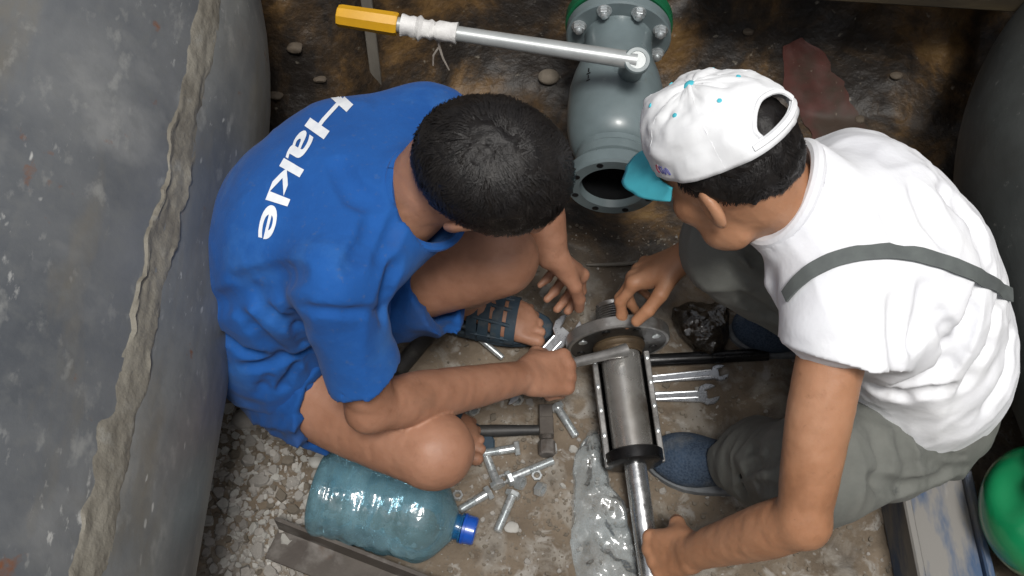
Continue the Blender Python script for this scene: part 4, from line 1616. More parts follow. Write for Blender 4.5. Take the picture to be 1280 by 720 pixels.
# printed lettering on the back of the blue shirt
def shirt_print(txt, path_px, size_px, shirt, m, parent):
    cu_ = bpy.data.curves.new('print', 'FONT')
    cu_.body = txt
    cu_.size = 1.0
    cu_.resolution_u = 6
    cu_.offset = .014
    cu_.space_character = .94
    to = bpy.data.objects.new('print', cu_)
    COL.objects.link(to)
    dg = bpy.context.evaluated_depsgraph_get()
    me = bpy.data.meshes.new_from_object(to.evaluated_get(dg))
    bpy.data.objects.remove(to)
    bm = bmesh.new()
    bm.from_mesh(me)
    bmesh.ops.triangulate(bm, faces=bm.faces[:])
    for _ in range(3):
        long_e = [e for e in bm.edges if e.calc_length() > .06]
        if not long_e:
            break
        bmesh.ops.subdivide_edges(bm, edges=long_e, cuts=1)
        bmesh.ops.triangulate(bm, faces=bm.faces[:])
    off = WL[shirt.name]
    sm = shirt.data
    bvh = BVHTree.FromPolygons([tuple(np.array(v.co) + off) for v in sm.vertices], [tuple(p.vertices) for p in sm.polygons])
    xs = [v.co.x for v in bm.verts]
    x0, x1 = min(xs), max(xs)
    P = np.array(path_px, float)
    L = np.concatenate([[0], np.cumsum(np.linalg.norm(np.diff(P, axis=0), axis=1))])
    vs, ok = [], []
    for v in bm.verts:
        q = (v.co.x - x0) / (x1 - x0) * L[-1]
        c = np.array([np.interp(q, L, P[:, 0]), np.interp(q, L, P[:, 1])])
        c2 = np.array([np.interp(min(q + 6, L[-1]), L, P[:, 0]), np.interp(min(q + 6, L[-1]), L, P[:, 1])])
        c1 = np.array([np.interp(max(q - 6, 0), L, P[:, 0]), np.interp(max(q - 6, 0), L, P[:, 1])])
        t = (c2 - c1) / np.linalg.norm(c2 - c1)
        n = np.array([-t[1], t[0]]) * -1
        sz = np.interp(q / L[-1], [0, 1], size_px)
        px = c + n * v.co.y * sz
        hit, no, _, _ = bvh.ray_cast(Vector(CAM), Vector(nrm(ray(px[0], px[1]))))
        if hit is None:
            vs.append((0, 0, 0))
            ok.append(False)
            continue
        no = np.array(no)
        if no @ ray(px[0], px[1]) > 0:
            no = -no
        vs.append(np.array(hit) + no * .0012)
        ok.append(True)
    bm.verts.index_update()
    fs = [tuple(v.index for v in f_.verts) for f_ in bm.faces if all(ok[v.index] for v in f_.verts)]
    bm.free()
    vs = np.array(vs)
    good = []
    for f_ in fs:
        p = vs[list(f_)]
        if max(np.linalg.norm(p[0] - p[1]), np.linalg.norm(p[1] - p[2])) < .03:
            good.append(f_)
    used = sorted({i for f_ in good for i in f_})
    mp_ = {i: k for k, i in enumerate(used)}
    return obj('lettering', vs[used], [tuple(mp_[i] for i in f_) for f_ in good], m, parent)


shirt_print('Hakle', [(420, 112), (393, 142), (369, 176), (348, 212), (333, 250), (322, 297)], (42, 40), shirt1, M['print'], shirt1)


# ------------------------------------------------------------------ valve on the green pipe
VA = V(.180, .049, .270)
VB = V(.208, .437, .270)
vax = nrm(VB - VA)
val = thing('ball_valve', 'grey enamelled ball valve with long silver lever on green flange', 'valve', (.19, .24, .16))
mb = MB()
mb.lathe(VA, vax, [(.014, .056), (0, .060), (0, .080), (.004, .084), (.026, .084), (.029, .081), (.030, .064), (.040, .062), (.044, .069), (.060, .070), (.064, .0665),
                   (.074, .068), (.078, .074), (.10, .083), (.13, .0885), (.17, .090), (.215, .088), (.250, .081), (.285, .070), (.310, .0655), (.345, .064), (.350, .066)], 64, cap0=False, cap1=False)
mb.build('valve_body', M['valve'], val)
MB().lathe(VA, vax, [(.014, .0565), (.05, .054), (.10, .050), (.102, .001)], 48, cap0=False).build('bore', M['valve_dark'], val)
_, vs1, vt1 = frame(vax)
fl = MB().lathe(VA, vax, [(.350, .060), (.350, .098), (.353, .101), (.372, .101), (.375, .098), (.375, .06)], 64, cap0=False, cap1=False).build('flange', M['valve'], val)


def hexpoly(r, ph=0):
    return [(r * math.cos(math.pi / 3 * k + ph), r * math.sin(math.pi / 3 * k + ph)) for k in range(6)]


for k in range(8):
    th = 2 * math.pi * (k + .5) / 8
    c = VA + vax * .350 + (vs1 * math.cos(th) + vt1 * math.sin(th)) * .084
    mb = MB()
    mb.lathe(c, -vax, [(0, .0145), (.0022, .0145), (.0022, .005)], 20)
    mb.prism(hexpoly(.0118, th), c - vax * .0022, vs1, -vt1, .010, .0012)
    mb.lathe(c - vax * .012, -vax, [(0, .0065), (.006, .0062), (.007, .0045)], 12)
    mb.build('flange_bolt', M['zinc'], val)
    c = VA + (vs1 * math.cos(th) + vt1 * math.sin(th)) * .0715
    MB().lathe(c + vax * .001, -vax, [(0, .0062), (.0014, .0062), (.0015, .0055)], 14).build('bolt_hole', M['valve_dark'], val)
# stem, lever, tape, grip
stb = VA + vax * .205 + V(.018, 0, .070)
stt = V(*atz(796, 76, .455))
sax = nrm(stt - stb)
MB().lathe(stb, sax, [(0, .030), (.020, .029), (.024, .022), (.030, .0205), (np.linalg.norm(stt - stb), .0205)], 32).build('stem', M['valve'], val)
MB().lathe(stt - sax * .012, sax, [(0, .0205), (.002, .0235), (.020, .0235), (.023, .021), (.0235, .015), (.0215, .0145), (.0215, .001)], 32).build('stem_cap', M['valve'], val)
lv0 = stt - sax * .002
lv1 = atz(421, 19, .475)
ld = nrm(lv1 - lv0)
LL = np.linalg.norm(lv1 - lv0)
MB().tube([lv0, lv0 + ld * LL * .5, lv0 + ld * LL * .86], [.0155, .0135, .0130], 20).build('lever', M['lever'], val)
MB().lathe(lv0 + ld * LL * .795, ld, [(0, .0190), (.004, .0205), (LL * .205 - .008, .0195), (LL * .205 - .002, .0180), (LL * .205, .013)], 8).build('grip', M['yellow'], val)
mb = MB()
prof = []
rg = random.Random(3)
for k in range(16):
    prof.append((k * .0065, .0150 + .0045 * rg.random() + (.003 if k % 5 == 0 else 0)))
mb.lathe(lv0 + ld * (LL * .795 - .104), ld, prof, 18, wob=lambda d, th: .12 * float(fbm(d * 80, math.cos(th) * 2, math.sin(th) * 2, 4, 2)))
tape = mb.build('tape_wrap', M['tape'], val)
t0 = lv0 + ld * (LL * .795 - .070) + V(0, 0, -.014)
MB().tube([t0 + V(0.0, -.004, 0), t0 + V(.001, -.006, -.02), t0 + V(.006, -.010, -.045), t0 + V(.016, -.012, -.075)], [.0028, .0025, .002, .0012], 6).build('tape_end', M['string'], tape)
MB().tube([t0 + V(.001, -.006, -.02), t0 + V(-.010, -.008, -.04), t0 + V(-.012, -.010, -.065)], [.002, .0018, .0012], 6).build('tape_end', M['string'], tape)
# cast marks on the body
for k in range(4):
    c = VA + vax * (.190 + .008 * k) + nrm(V(-.62, 0, .78)) * .0893
    MB().box(c, vax if k % 2 else V(.78, 0, .62), V(.78, 0, .62) if k % 2 else vax, (.008, .0022, .0012)).build('stencil_mark', M['black_steel'], val)

gp = thing('green_pipe', 'green flanged pipe end the valve is bolted to', 'pipe', tuple(VB - V(0, 0, .1)))
MB().lathe(VA, vax, [(.379, .05), (.379, .100), (.382, .104), (.402, .104), (.405, .10), (.406, .062)], 64, cap0=False, cap1=False).build('flange', M['green'], gp)
MB().lathe(VA, vax, [(.404, .060), (1.10, .060)], 48).build('pipe_wall', M['green'], gp)

# ------------------------------------------------------------------ boring machine between the two people
FC = V(*atz(773, 431, .096))
TL = V(*atz(811, 702, .050))
mx_ = nrm(TL - FC)
ma, msd, mtd = frame(mx_, V(1, 0, 0))
mup = np.cross(msd, ma)
if mup[2] < 0:
    mup = -mup
mac = thing('boring_machine', 'steel boring machine with round flange, barrel and polished rod lying on the soil', 'machine', tuple(V(FC[0], FC[1], 0)))
mb = MB()
mb.lathe(FC, mx_, [(-.020, .030), (-.020, .091), (0, .091), (0, .040)], 72, side=msd, cap0=False, cap1=False)
mfl = mb.build('flange', M['flange_shaded'], mac)
MB().lathe(FC, mx_, [(-.0215, .086), (-.0215, .092), (-.019, .0945), (-.002, .0945), (.001, .092), (.001, .087)], 72, side=msd, cap0=False, cap1=False).build('rim', M['tool_steel'], mfl)  # paler separate rim, painting in the sky's gleam on the flange edge
for k in range(8):
    th = 2 * math.pi * (k + .5) / 8
    c = FC + (msd * math.cos(th) + mup * math.sin(th)) * .072
    MB().lathe(c - mx_ * .001, mx_, [(0, .0080), (.0024, .0080), (.0026, .0065)], 16).build('bolt_hole', M['zinc'] if k % 3 == 0 else M['black_steel'], mfl)
mb = MB()
prof = [(-.020, .034)]
for k in range(11):
    d = -.024 - k * .0045
    prof += [(d, .0335), (d - .0012, .0335), (d - .00225, .0295), (d - .0034, .0295)]
prof += [(-.0775, .032), (-.0795, .028), (-.0795, .012), (-.070, .012), (-.070, .001)]
mb.lathe(FC, mx_, prof[::-1], 40, side=msd)
mb.build('threaded_neck', M['tool_steel'], mac)
MB().lathe(FC, mx_, [(-.001, .046), (.005, .048), (.010, .046), (.013, .042), (.020, .041), (.022, .039)], 40, side=msd, cap0=False, cap1=False).build('rusty_collar', M['rust_ring'], mac)
MB().lathe(FC, mx_, [(.0, .036), (.212, .036), (.214, .034)], 48, side=msd).build('barrel', M['barrel'], mac)
# cradle under the barrel and the two guide bars
vs, fs = [], []
for d in (.024, .20):
    for k in range(17):
        th = math.pi + math.pi * k / 16
        for r in (.050, .045):
            vs.append(FC + mx_ * d + (msd * math.cos(th) + mup * math.sin(th)) * r)
n_ = 34
for k in range(16):
    fs += [(2 * k, 2 * k + 2, n_ + 2 * k + 2, n_ + 2 * k), (2 * k + 1, n_ + 2 * k + 1, n_ + 2 * k + 3, 2 * k + 3),
           (2 * k, 2 * k + 1, 2 * k + 3, 2 * k + 2), (n_ + 2 * k, n_ + 2 * k + 2, n_ + 2 * k + 3, n_ + 2 * k + 1)]
fs += [(0, n_, n_ + 1, 1), (32, 33, n_ + 33, n_ + 32)]
obj('cradle', vs, fs, M['black_steel'], mac)
for sg in (-1, 1):
    bar = MB().box(FC + mx_ * .122 + msd * sg * .0475 + mup * .002, mx_, mup, (.205, .012, .010), .0015).build('guide_bar', M['tool_steel'], mac)
    for d in (.032, .078, .122, .168, .214):
        MB().lathe(FC + mx_ * d + msd * sg * .0475 + mup * .008, mup, [(0, .0038), (.003, .0036), (.0036, .002)], 10).build('screw', M['zinc'], bar)
MB().lathe(FC, mx_, [(.200, .046), (.203, .051), (.222, .051), (.225, .047), (.226, .02)], 40, side=msd).build('end_collar', M['black_steel'], mac)
MB().lathe(FC, mx_, [(.20, .0195), (.455, .0195), (.460, .0165)], 32, side=msd).build('polished_rod', M['steel'], mac)
# ratchet handle held in the fist
h0 = FC + mx_ * .030 + mup * .052 + msd * .006
h1 = V(*at(690, 460, 2.065))
hd_ = nrm(h1 - h0)
MB().prism(hexpoly(.019), h0 - mup * .022, msd, mx_, .036, .002).build('hex_socket', M['tool_steel'], mac)
MB().tube([h0 + mup * .002, h0 + hd_ * .035, h1], [.0120, .0095, .0090], 14).build('ratchet_handle', M['tool_steel'], mac)

# ------------------------------------------------------------------ tools and fixings on the floor
LX, LY = np.arange(-1.3, 1.3, .006), np.arange(-1.1, 1.1, .006)
LZ = ground_h(LX[:, None], LY[None, :])


def gz(p):
    x, y = (p[0] + 1.3) / .006, (p[1] + 1.1) / .006
    i, j = min(max(int(x), 0), len(LX) - 2), min(max(int(y), 0), len(LY) - 2)
    fx, fy = min(max(x - i, 0), 1), min(max(y - j, 0), 1)
    return float(LZ[i, j] * (1 - fx) * (1 - fy) + LZ[i + 1, j] * fx * (1 - fy) + LZ[i, j + 1] * (1 - fx) * fy + LZ[i + 1, j + 1] * fx * fy)



def floor(u, v, dz=0.0):
    r_ = ray(u, v)
    t = 1.3
    while t < 3.4:
        p = CAM + r_ * t
        if p[2] < gz(p) + dz:
            break
        t += .01
    a_, b_ = t - .01, t
    for _ in range(9):
        t = (a_ + b_) / 2
        p = CAM + r_ * t
        if p[2] < gz(p) + dz:
            b_ = t
        else:
            a_ = t
    return CAM + r_ * b_


def lay(o, p0, p1, roll=0, z0=0, z1=0):
    """object whose long axis is local +x laid from p0 towards p1"""
    a_ = V(p0[0], p0[1], p0[2] + z0)
    b_ = V(p1[0], p1[1], p1[2] + z1)
    x = nrm(b_ - a_)
    y = nrm(np.cross(V(0, 0, 1), x))
    z = np.cross(x, y)
    y, z = y * math.cos(roll) + z * math.sin(roll), z * math.cos(roll) - y * math.sin(roll)
    Mx = Matrix(((x[0], y[0], z[0], a_[0]), (x[1], y[1], z[1], a_[1]), (x[2], y[2], z[2], a_[2]), (0, 0, 0, 1)))
    o.matrix_world = Mx
    return o


def bolt_mesh(L, r=.0078):
    mb = MB()
    mb.prism(hexpoly(.0140), V(-.0095, 0, 0), V(0, 1, 0), V(0, 0, 1), .0095, .0012)
    prof = [(0, r), (L * .40, r)]
    x = L * .40
    while x < L - .003:
        prof += [(x + .0007, r * .86), (x + .0018, r)]
        x += .0020
    prof += [(L, r * .75)]
    mb.lathe(V(0, 0, 0), V(1, 0, 0), prof, 14)
    return mb


def nut_mesh(s=1.0):
    mb = MB()
    ro, ri, h = .0140 * s, .0078 * s, .0125 * s
    out = hexpoly(ro)
    vs, fs = [], []
    for z in (0, h):
        for k in range(12):
            a0 = math.pi / 6 * k
            q = ro * (1 if k % 2 == 0 else .866)
            vs.append((q * math.cos(a0) * (.97 if z else 1), q * math.sin(a0) * (.97 if z else 1), z))
        for k in range(12):
            a0 = math.pi / 6 * k
            vs.append((ri * math.cos(a0), ri * math.sin(a0), z))
    for k in range(12):
        k2 = (k + 1) % 12
        fs += [(k, k2, 24 + k2, 24 + k), (12 + k, 36 + k, 36 + k2, 12 + k2), (24 + k, 24 + k2, 36 + k2, 36 + k), (k, 12 + k, 12 + k2, k2)]
    return mb.add(vs, fs)


BOLTS = [((643, 564), (598, 570), 'zinc bolt lying against the bare knee', .070),
         ((621, 606), (609, 574), 'zinc bolt pointing at the knee beside a nut', .055),
         ((640, 600), (694, 577), 'long zinc bolt with a nut on its shank below the hammer', .082),
         ((608, 621), (578, 638), 'zinc bolt pointing at the blue bottle cap', .055),
         ((640, 624), (621, 668), 'zinc bolt lying alone past the blue bottle cap', .068),
         ((698, 515), (721, 550), 'zinc bolt between the fist and the clear bag', .062)]
for (a_, b_, lab, L) in BOLTS:
    m_ = bolt_mesh(L)
    o = m_.build('hex_bolt', M['zinc'], None, origin=(0, 0, 0), sharp=30)
    lay(o, floor(*a_), floor(*b_), random.Random(lab).uniform(0, 1), .0130, .0095)
    tag(o, lab, 'bolt', 'bolts scattered on the pit floor')
o = MB().lathe(V(0, 0, 0), V(1, 0, 0), [(0, .006), (.07, .006), (.072, .0045)], 14).build('steel_rod', M['zinc'], None, origin=(0, 0, 0))
lay(o, floor(593, 424), floor(628, 450), 0, .022, .010)
tag(o, 'short bright steel rod beside the blue sandal', 'rod')
NUTS = [((688, 563), 0, 'zinc nut lying next to the hammer head'), ((647, 604), 1, 'zinc nut under the long bolt head'),
        ((645, 498), 1, 'zinc nut beside the wrench jaw under the forearm'), ((590, 511), 1, 'dark smudged nut between forearm and bare knee'),
        ((672, 612), 1, 'zinc nut past the tip of the long bolt'), ((671, 596), 2, 'small nut touching the long bolt'),
        ((629, 601), 2, 'small nut touching the head of the short bolt'), ((572, 621), 2, 'tiny dark nut beside the bottle shoulder')]
for (px, kind, lab) in NUTS:
    o = nut_mesh((1.0, .95, .72)[kind]).build('hex_nut', M['zinc'], None, origin=(0, 0, 0), sharp=30)
    p = floor(*px)
    rr = random.Random(lab)
    o.location = Vector(p) + Vector((0, 0, .002 if kind != 1 else .008))
    o.rotation_euler = (rr.uniform(-.1, .1) if kind != 1 else 1.2, rr.uniform(-.1, .1), rr.uniform(0, 3))
    tag(o, lab, 'nut', 'nuts scattered on the pit floor')


def spanner(L, wh, jaw, m, both=True):
    """double open-ended spanner outline along +x"""
    def endp(x, sg, s):
        # points round one open jaw, angled 15 degrees
        pts = []
        for th, r in ((2.55, 1.0), (2.0, 1.08), (1.4, 1.10), (.9, 1.12), (.52, 1.12)):
            pts.append((math.cos(th) * r * s, math.sin(th) * r * s))
        pts += [(.50 * s, .50 * s), (-.12 * s, .50 * s), (-.30 * s, .25 * s), (-.30 * s, -.25 * s), (-.12 * s, -.50 * s), (.50 * s, -.50 * s)]
        for th, r in ((-.52, 1.12), (-.9, 1.12), (-1.4, 1.10), (-2.0, 1.08), (-2.55, 1.0)):
            pts.append((math.cos(th) * r * s, math.sin(th) * r * s))
        rt_ = R(15)
        return [(x + sg * (p[0] * math.cos(rt_) - p[1] * math.sin(rt_)), sg * (p[0] * math.sin(rt_) + p[1] * math.cos(rt_))) for p in pts]
    s1, s2 = jaw, jaw * .85
    poly = endp(L - s1, 1, s1) + endp(s2, -1, s2)
    mb = MB()
    mb.prism(poly[::-1], V(0, 0, 0), V(1, 0, 0), V(0, 1, 0), .0065, .0012)
    # raised rims of the shank
    for sg in (-1, 1):
        mb.tube([V(s2 * 2.0, sg * wh * .50, .0062), V(L - s1 * 2.0, sg * wh * .55, .0062)], .0022, 8)
    mb.box(V(L / 2, 0, .0032), V(1, 0, 0), V(0, 1, 0), (L - s1 - s2 * 1.4, wh * 1.15, .0068), .001)
    return mb


for (a_, b_, L, jaw, lab) in (((777, 481), (916, 467), .200, .0155, 'slim open spanner beside the black bar'),
                              ((778, 501), (896, 495), .178, .0195, 'wide jawed open spanner farther from the black bar')):
    o = spanner(L, .011, jaw, None).build('open_spanner', M['chrome'], None, origin=(0, 0, 0))
    lay(o, floor(*a_), floor(*b_), 0, .006, .006)
    tag(o, lab, 'spanner', 'spanners on the pit floor')
o = spanner(.205, .016, .025, None).build('open_spanner', M['chrome'], None, origin=(0, 0, 0))
lay(o, floor(626, 501, .020), V(*atz(731, 389, .085)), 0, 0, 0)
tag(o, 'bright double open spanner propped under the working fist', 'spanner')

o = MB().tube([V(0, 0, 0), V(.24, 0, 0)], .0120, 20).build('steel_bar', M['black_steel'], None, origin=(0, 0, 0))
lay(o, floor(800, 455), floor(968, 446), 0, .013, .012)
tag(o, 'oily black round bar lying past the flange', 'bar')
o = MB().lathe(V(0, 0, 0), V(1, 0, 0), [(.004, .013), (0, .0165), (.11, .0165), (.114, .013)], 20, cap0=False).build('rubber_hose', M['rubber'], None, origin=(0, 0, 0))
MBp = o
lay(o, floor(540, 418), floor(500, 466), 0, .018, .018)
tag(o, 'short black rubber tube beside the blue sleeve', 'tube')

hm = thing('hammer', 'small hammer with dark handle between knee and boring machine', 'hammer', tuple(floor(665, 538)))
ha, hb = floor(594, 539, .014), floor(690, 537, .016)
hx = nrm(hb - ha)
MB().tube([ha, ha + hx * .04, ha + hx * .10, hb], [.0115, .0115, .0095, .0095], 14).build('handle', M['rubber'], hm)
hc = floor(683, 537, .016)
hy = nrm(np.cross(V(0, 0, 1), hx))
mb = MB()
mb.lathe(hc - hy * .050, hy, [(0, .013), (.003, .0155), (.026, .0155), (.030, .011), (.040, .011)], 8)
mb.box(hc + hy * .004, hx, hy, (.026, .034, .026), .002)
mb.prism([(-.013, 0), (.013, 0), (.012, .030), (-.012, .030)], hc + hy * .018 - V(0, 0, .010), hx, hy, .018, .002)
mb.build('head', M['angle_iron'], hm)

# ------------------------------------------------------------------ bottle
bt = thing('water_bottle', 'large dented pale blue plastic bottle with blue screw cap lying by the knee', 'bottle', tuple(floor(490, 640)))
b0 = V(*atz(396, 612, .080))
b1 = V(*atz(604, 667, .062))
bx_ = nrm(b1 - b0)
BL = np.linalg.norm(b1 - b0)


def bw(d, th):
    return (.05 * float(fbm(d * 16, math.cos(th) * 1.9, math.sin(th) * 1.9, 12, 3)) - .045 * abs(float(fbm(d * 30, math.cos(th) * 3.2, math.sin(th) * 3.2, 31, 2)))) * sstep(0, .04, d) * sstep(.235, .17, d)


prof = [(0.010, .020), (.004, .050), (.0, .062), (.003, .070), (.010, .0765)]
for k in range(1, 46):
    d = .010 + k * .0040
    rib = -.0030 * max(0, math.cos((d - .03) / .030 * 2 * math.pi)) if .03 < d < .165 else 0
    prof.append((d, .0785 + rib))
prof += [(.198, .0765), (.206, .0725), (.215, .066), (.224, .057), (.232, .046), (.240, .034), (.246, .025)]
MB().lathe(b0, bx_, prof, 56, cap1=False, wob=bw).build('bottle_wall', M['bottle'], bt, sharp=None)
MB().lathe(b0, bx_, [(.244, .027), (.247, .0225), (.254, .0215), (.255, .026), (.258, .026), (.2585, .0215)], 36, cap0=False, cap1=False).build('neck', M['bottle_blue'], bt)
cp = [(.259, .0255), (.2595, .0265), (.264, .0265), (.2645, .0250), (.266, .0245)]
cp += [(.280, .0238), (.2825, .0215), (.283, .001)]
capb = MB().lathe(b0, bx_, cp, 48, wob=lambda d, th: .022 * (1 if math.cos(th * 24) > 0 else 0) if .266 <= d <= .281 else 0).build('screw_cap', M['cap_blue'], bt)
# a little water left inside: low level surface
# ------------------------------------------------------------------ clear bag beside the machine
def sheet_bag(name, poly_fn, nu, nv, height, m, label, cat, seed, freq, base=.004, grp=None):
    vs, fs = [], []
    for side in (0, 1):
        for i in range(nu + 1):
            for j in range(nv + 1):
                a_, b_ = i / nu, j / nv
                px = poly_fn(a_, b_)
                p = floor(*px)
                ed = min(1, 4 * min(a_, 1 - a_) + .0) * min(1, 6 * min(b_, 1 - b_))
                ed = math.sqrt(max(ed, 0))
                n = float(fbm(a_ * freq[0], b_ * freq[1], seed, seed, 4))
                rid = (1 - abs(float(vnoise(a_ * freq[0] * 1.7 + n * .6, b_ * freq[1] * 1.2, 3, seed + 4))) * 2)
                h = base + ed * height * (.55 + .45 * n + .35 * rid) if side == 0 else base * .5
                vs.append(p + V(.004 * n, .004 * rid, max(h, base * .5)))
    off = (nu + 1) * (nv + 1)
    for i in range(nu):
        for j in range(nv):
            q = i * (nv + 1) + j
            fs.append((q, q + nv + 1, q + nv + 2, q + 1))
    for i in range(nu):
        for j in range(nv):
            q = off + i * (nv + 1) + j
            fs.append((q, q + 1, q + nv + 2, q + nv + 1))
    o = obj(name, vs, fs, m, None, sharp=None)
    tag(o, label, cat, grp)
    return o


def bagpx(a_, b_):
    # b_ runs down the bag, a_ across
    L = np.interp(b_, [0, .12, .35, .45, .7, 1], [736, 722, 716, 712, 714, 724])
    Rr = np.interp(b_, [0, .12, .35, .45, .7, 1], [752, 756, 764, 782, 790, 800])
    return L + (Rr - L) * a_, 540 + (740 - 540) * b_


sheet_bag('plastic_bag', bagpx, 34, 80, .016, M['bag'], 'crumpled clear plastic bag beside the polished rod', 'bag', 3, (1.7, 4.2))

bl = V(*floor(876, 410, .02))
S = Field(bl - V(.09, .09, .035), bl + V(.09, .09, .07), .0032)
S.op(P_ell(bl + V(.004, .012, .0), (.046, .040, .026)), .02)
S.op(P_ell(bl + V(.014, -.020, -.002), (.028, .034, .022)), .02)
S.op(P_cone(bl + V(-.03, .03, 0), bl + V(-.045, .036, .004), .012, .006), .015)
S.op(P_cone(bl + V(.035, .03, .01), bl + V(.046, .046, .014), .010, .004), .015)
S.displace(lambda x, y, z: -.007 * np.maximum(wrinkle((x, y, z), (.4, .8, .1), 34, 9), 0) + .004 * fbm(x * 50, y * 50, z * 50, 6, 2))
v_, q_ = S.mesh()
o = obj('plastic_bag', v_, q_, M['bag_dark'], None, sharp=None)
tag(o, 'small knotted bag of dark oily liquid past the black bar', 'bag')

# ------------------------------------------------------------------ angle iron, plank, green can, stake, boards
a0_ = V(*floor(338, 672, .03))
a1_ = V(*floor(560, 760, .03))
d = nrm(a1_ - a0_)
n_ = nrm(np.cross(V(0, 0, 1), d))
mb = MB()
sec = [(-.030, -.028), (.030, -.028), (.030, .028), (.0235, .028), (.0235, -.0215), (-.030, -.0215)]
mb.prism(sec, a0_, n_ * -1 * -1, V(0, 0, 1), np.linalg.norm(a1_ - a0_), .0008)
vsn = np.array(mb.v)
cen = vsn.mean(0)
if np.dot(cen - a0_, d) < 0:
    vsn = vsn + d * np.linalg.norm(a1_ - a0_)
o = obj('angle_iron', vsn, mb.f, M['angle_iron'], None)
tag(o, 'rusty length of angle iron lying below the water bottle', 'angle iron')

pk = thing('timber_plank', 'worn blue painted timber under the crouching person in overalls', 'timber', tuple(floor(1185, 660)))
q0, q1 = atz(1166, 590, .115), atz(1202, 760, .115)
d = nrm(q1 - q0)
sd_ = nrm(np.cross(V(0, 0, 1), d))
PLn = np.linalg.norm(q1 - q0)
mid = (q0 + q1) / 2
MB().box(mid + V(0, 0, -.058), d, sd_, (PLn, .100, .110), .005).build('board', M['plank'], pk)
for sg in (-1, 1):
    MB().box(mid + sd_ * sg * .056 + V(0, 0, -.050), d, sd_, (PLn - .004, .014, .124), .004).build('edge_batten', M['plank'], pk)

gc = V(.850, -.525, .0)
gc[2] = gz(gc)
S = Field(gc - V(.16, .18, .01), gc + V(.16, .18, .36), .0045)
S.op(P_ell(gc + V(0, 0, .185), (.095, .112, .088)), .03)
S.op(P_cone(gc + V(.012, 0, .045), gc + V(.008, 0, .12), .042, .066), .03)
S.op(P_cone(gc + V(-.01, .030, .26), gc + V(-.012, .036, .285), .030, .026), .02)
hp_ = [gc + V(-.040 + .01 * math.sin(t_), .02 - .085 * t_ / 2.4, .262 + .030 * math.sin(t_ * 1.3)) for t_ in np.linspace(0, 2.4, 9)]
for k in range(8):
    S.op(P_cone(hp_[k], hp_[k + 1], .014, .014), .008)
S.op(P_ell(gc + V(-.078, .02, .250), (.022, .036, .020)), .030, 'sub')
v_, q_ = S.mesh()
gcan = thing('plastic_can', 'glossy green plastic can beside the blue timber', 'can', tuple(gc))
obj('can_body', v_, q_, M['green_plastic'], gcan, sharp=None)
MB().lathe(gc + V(-.012, .037, .292), V(0, .1, 1), [(0, .028), (.016, .028), (.018, .024)], 28).build('cap', M['green_plastic'], gcan)

sp = V(*atz(468, 92, .10))
sp[2] = gz(sp) - .05
MB().box(sp + V(.002, .01, .20), V(0, .12, 1), V(1, 0, 0), (.42, .024, .012), .002)
o = MB().box(sp + V(.002, .02, .20), V(0, .12, 1), V(1, 0, 0), (.46, .022, .012), .002).build('wooden_stake', M['stake'], None)
tag(o, 'grey wooden stake standing behind the yellow lever grip', 'stake')

vs, fs = [], []
NL, NWd = 30, 14
cl0, cl1 = np.array([992., 52.]), np.array([1052., 176.])
for side in (0, 1):
    for i in range(NL + 1):
        for j in range(NWd + 1):
            a_, b_ = i / NL, j / NWd * 2 - 1
            wpx = 36 * (1 + .18 * float(fbm(a_ * 5, b_ > 0, 0, 5, 3))) * min(1, .35 + 2.0 * a_)
            c = cl0 + (cl1 - cl0) * a_ + np.array([.87, -.42]) * b_ * wpx
            p = floor(c[0], c[1])
            hgt = (.0015 + .002 * math.sqrt(max(0, 1 - b_ ** 4)) * min(1, 8 * a_ + .1) + .002 * float(fbm(a_ * 7, b_ * 3, 1, 8, 3))) if side == 0 else -.03
            vs.append(p + V(0, -.35, .94) * hgt)
o1 = (NL + 1) * (NWd + 1)
for i in range(NL):
    for j in range(NWd):
        q = i * (NWd + 1) + j
        fs.append((q, q + 1, q + NWd + 2, q + NWd + 1))
        fs.append((o1 + q, o1 + q + NWd + 1, o1 + q + NWd + 2, o1 + q + 1))
per = [j for j in range(NWd + 1)] + [i * (NWd + 1) + NWd for i in range(1, NL + 1)] + [NL * (NWd + 1) + j for j in range(NWd - 1, -1, -1)] + [i * (NWd + 1) for i in range(NL - 1, 0, -1)]
for k in range(len(per)):
    a_, b_ = per[k], per[(k + 1) % len(per)]
    fs.append((a_, o1 + a_, o1 + b_, b_))
o = obj('broken_board', vs, fs, M['red_board'], None)
tag(o, 'dull red broken board half buried in the wet bank', 'board')

t0_, t1_ = atz(900, -42, .40), atz(1330, -16, .40)
d = nrm(t1_ - t0_)
o = MB().box((t0_ + t1_) / 2 + V(0, .05, -.03), d, V(0, 1, 0), (np.linalg.norm(t1_ - t0_), .12, .07), .006).build('timber_beam', M['timber'], None)
tag(o, 'damp brown timber beam across the top of the bank', 'beam')

pts = [floor(x, y, .008) for x, y in ((733, 331), (752, 331), (775, 330), (800, 328), (822, 325), (843, 320))]
o = MB().tube(pts, [.002, .0035, .004, .004, .0035, .002], 8).build('wire', M['stake'], None)
tag(o, 'pale bent wire at the edge of the dark hollow', 'wire')

# ------------------------------------------------------------------ rubble
def flake_mesh(rg, n=7):
    k = rg.integers(6, 9)
    th = (np.arange(k) + rg.uniform(-.36, .36, k)) * 2 * math.pi / k
    r = rg.uniform(.68, 1.0, k)
    top = np.stack([np.cos(th) * r * .86, np.sin(th) * r * .86, np.full(k, .42)], 1)
    top[:, 2] += rg.uniform(-.10, .10, k)
    bot = top * [1.22, 1.22, 0] + [0, 0, -.1]
    vs = np.concatenate([top, bot])
    fs = [tuple(range(k))] + [(i, i + k, (i + 1) % k + k, (i + 1) % k) for i in range(k)]
    return vs, fs


rg = np.random.default_rng(11)


def in_body(p):
    return False


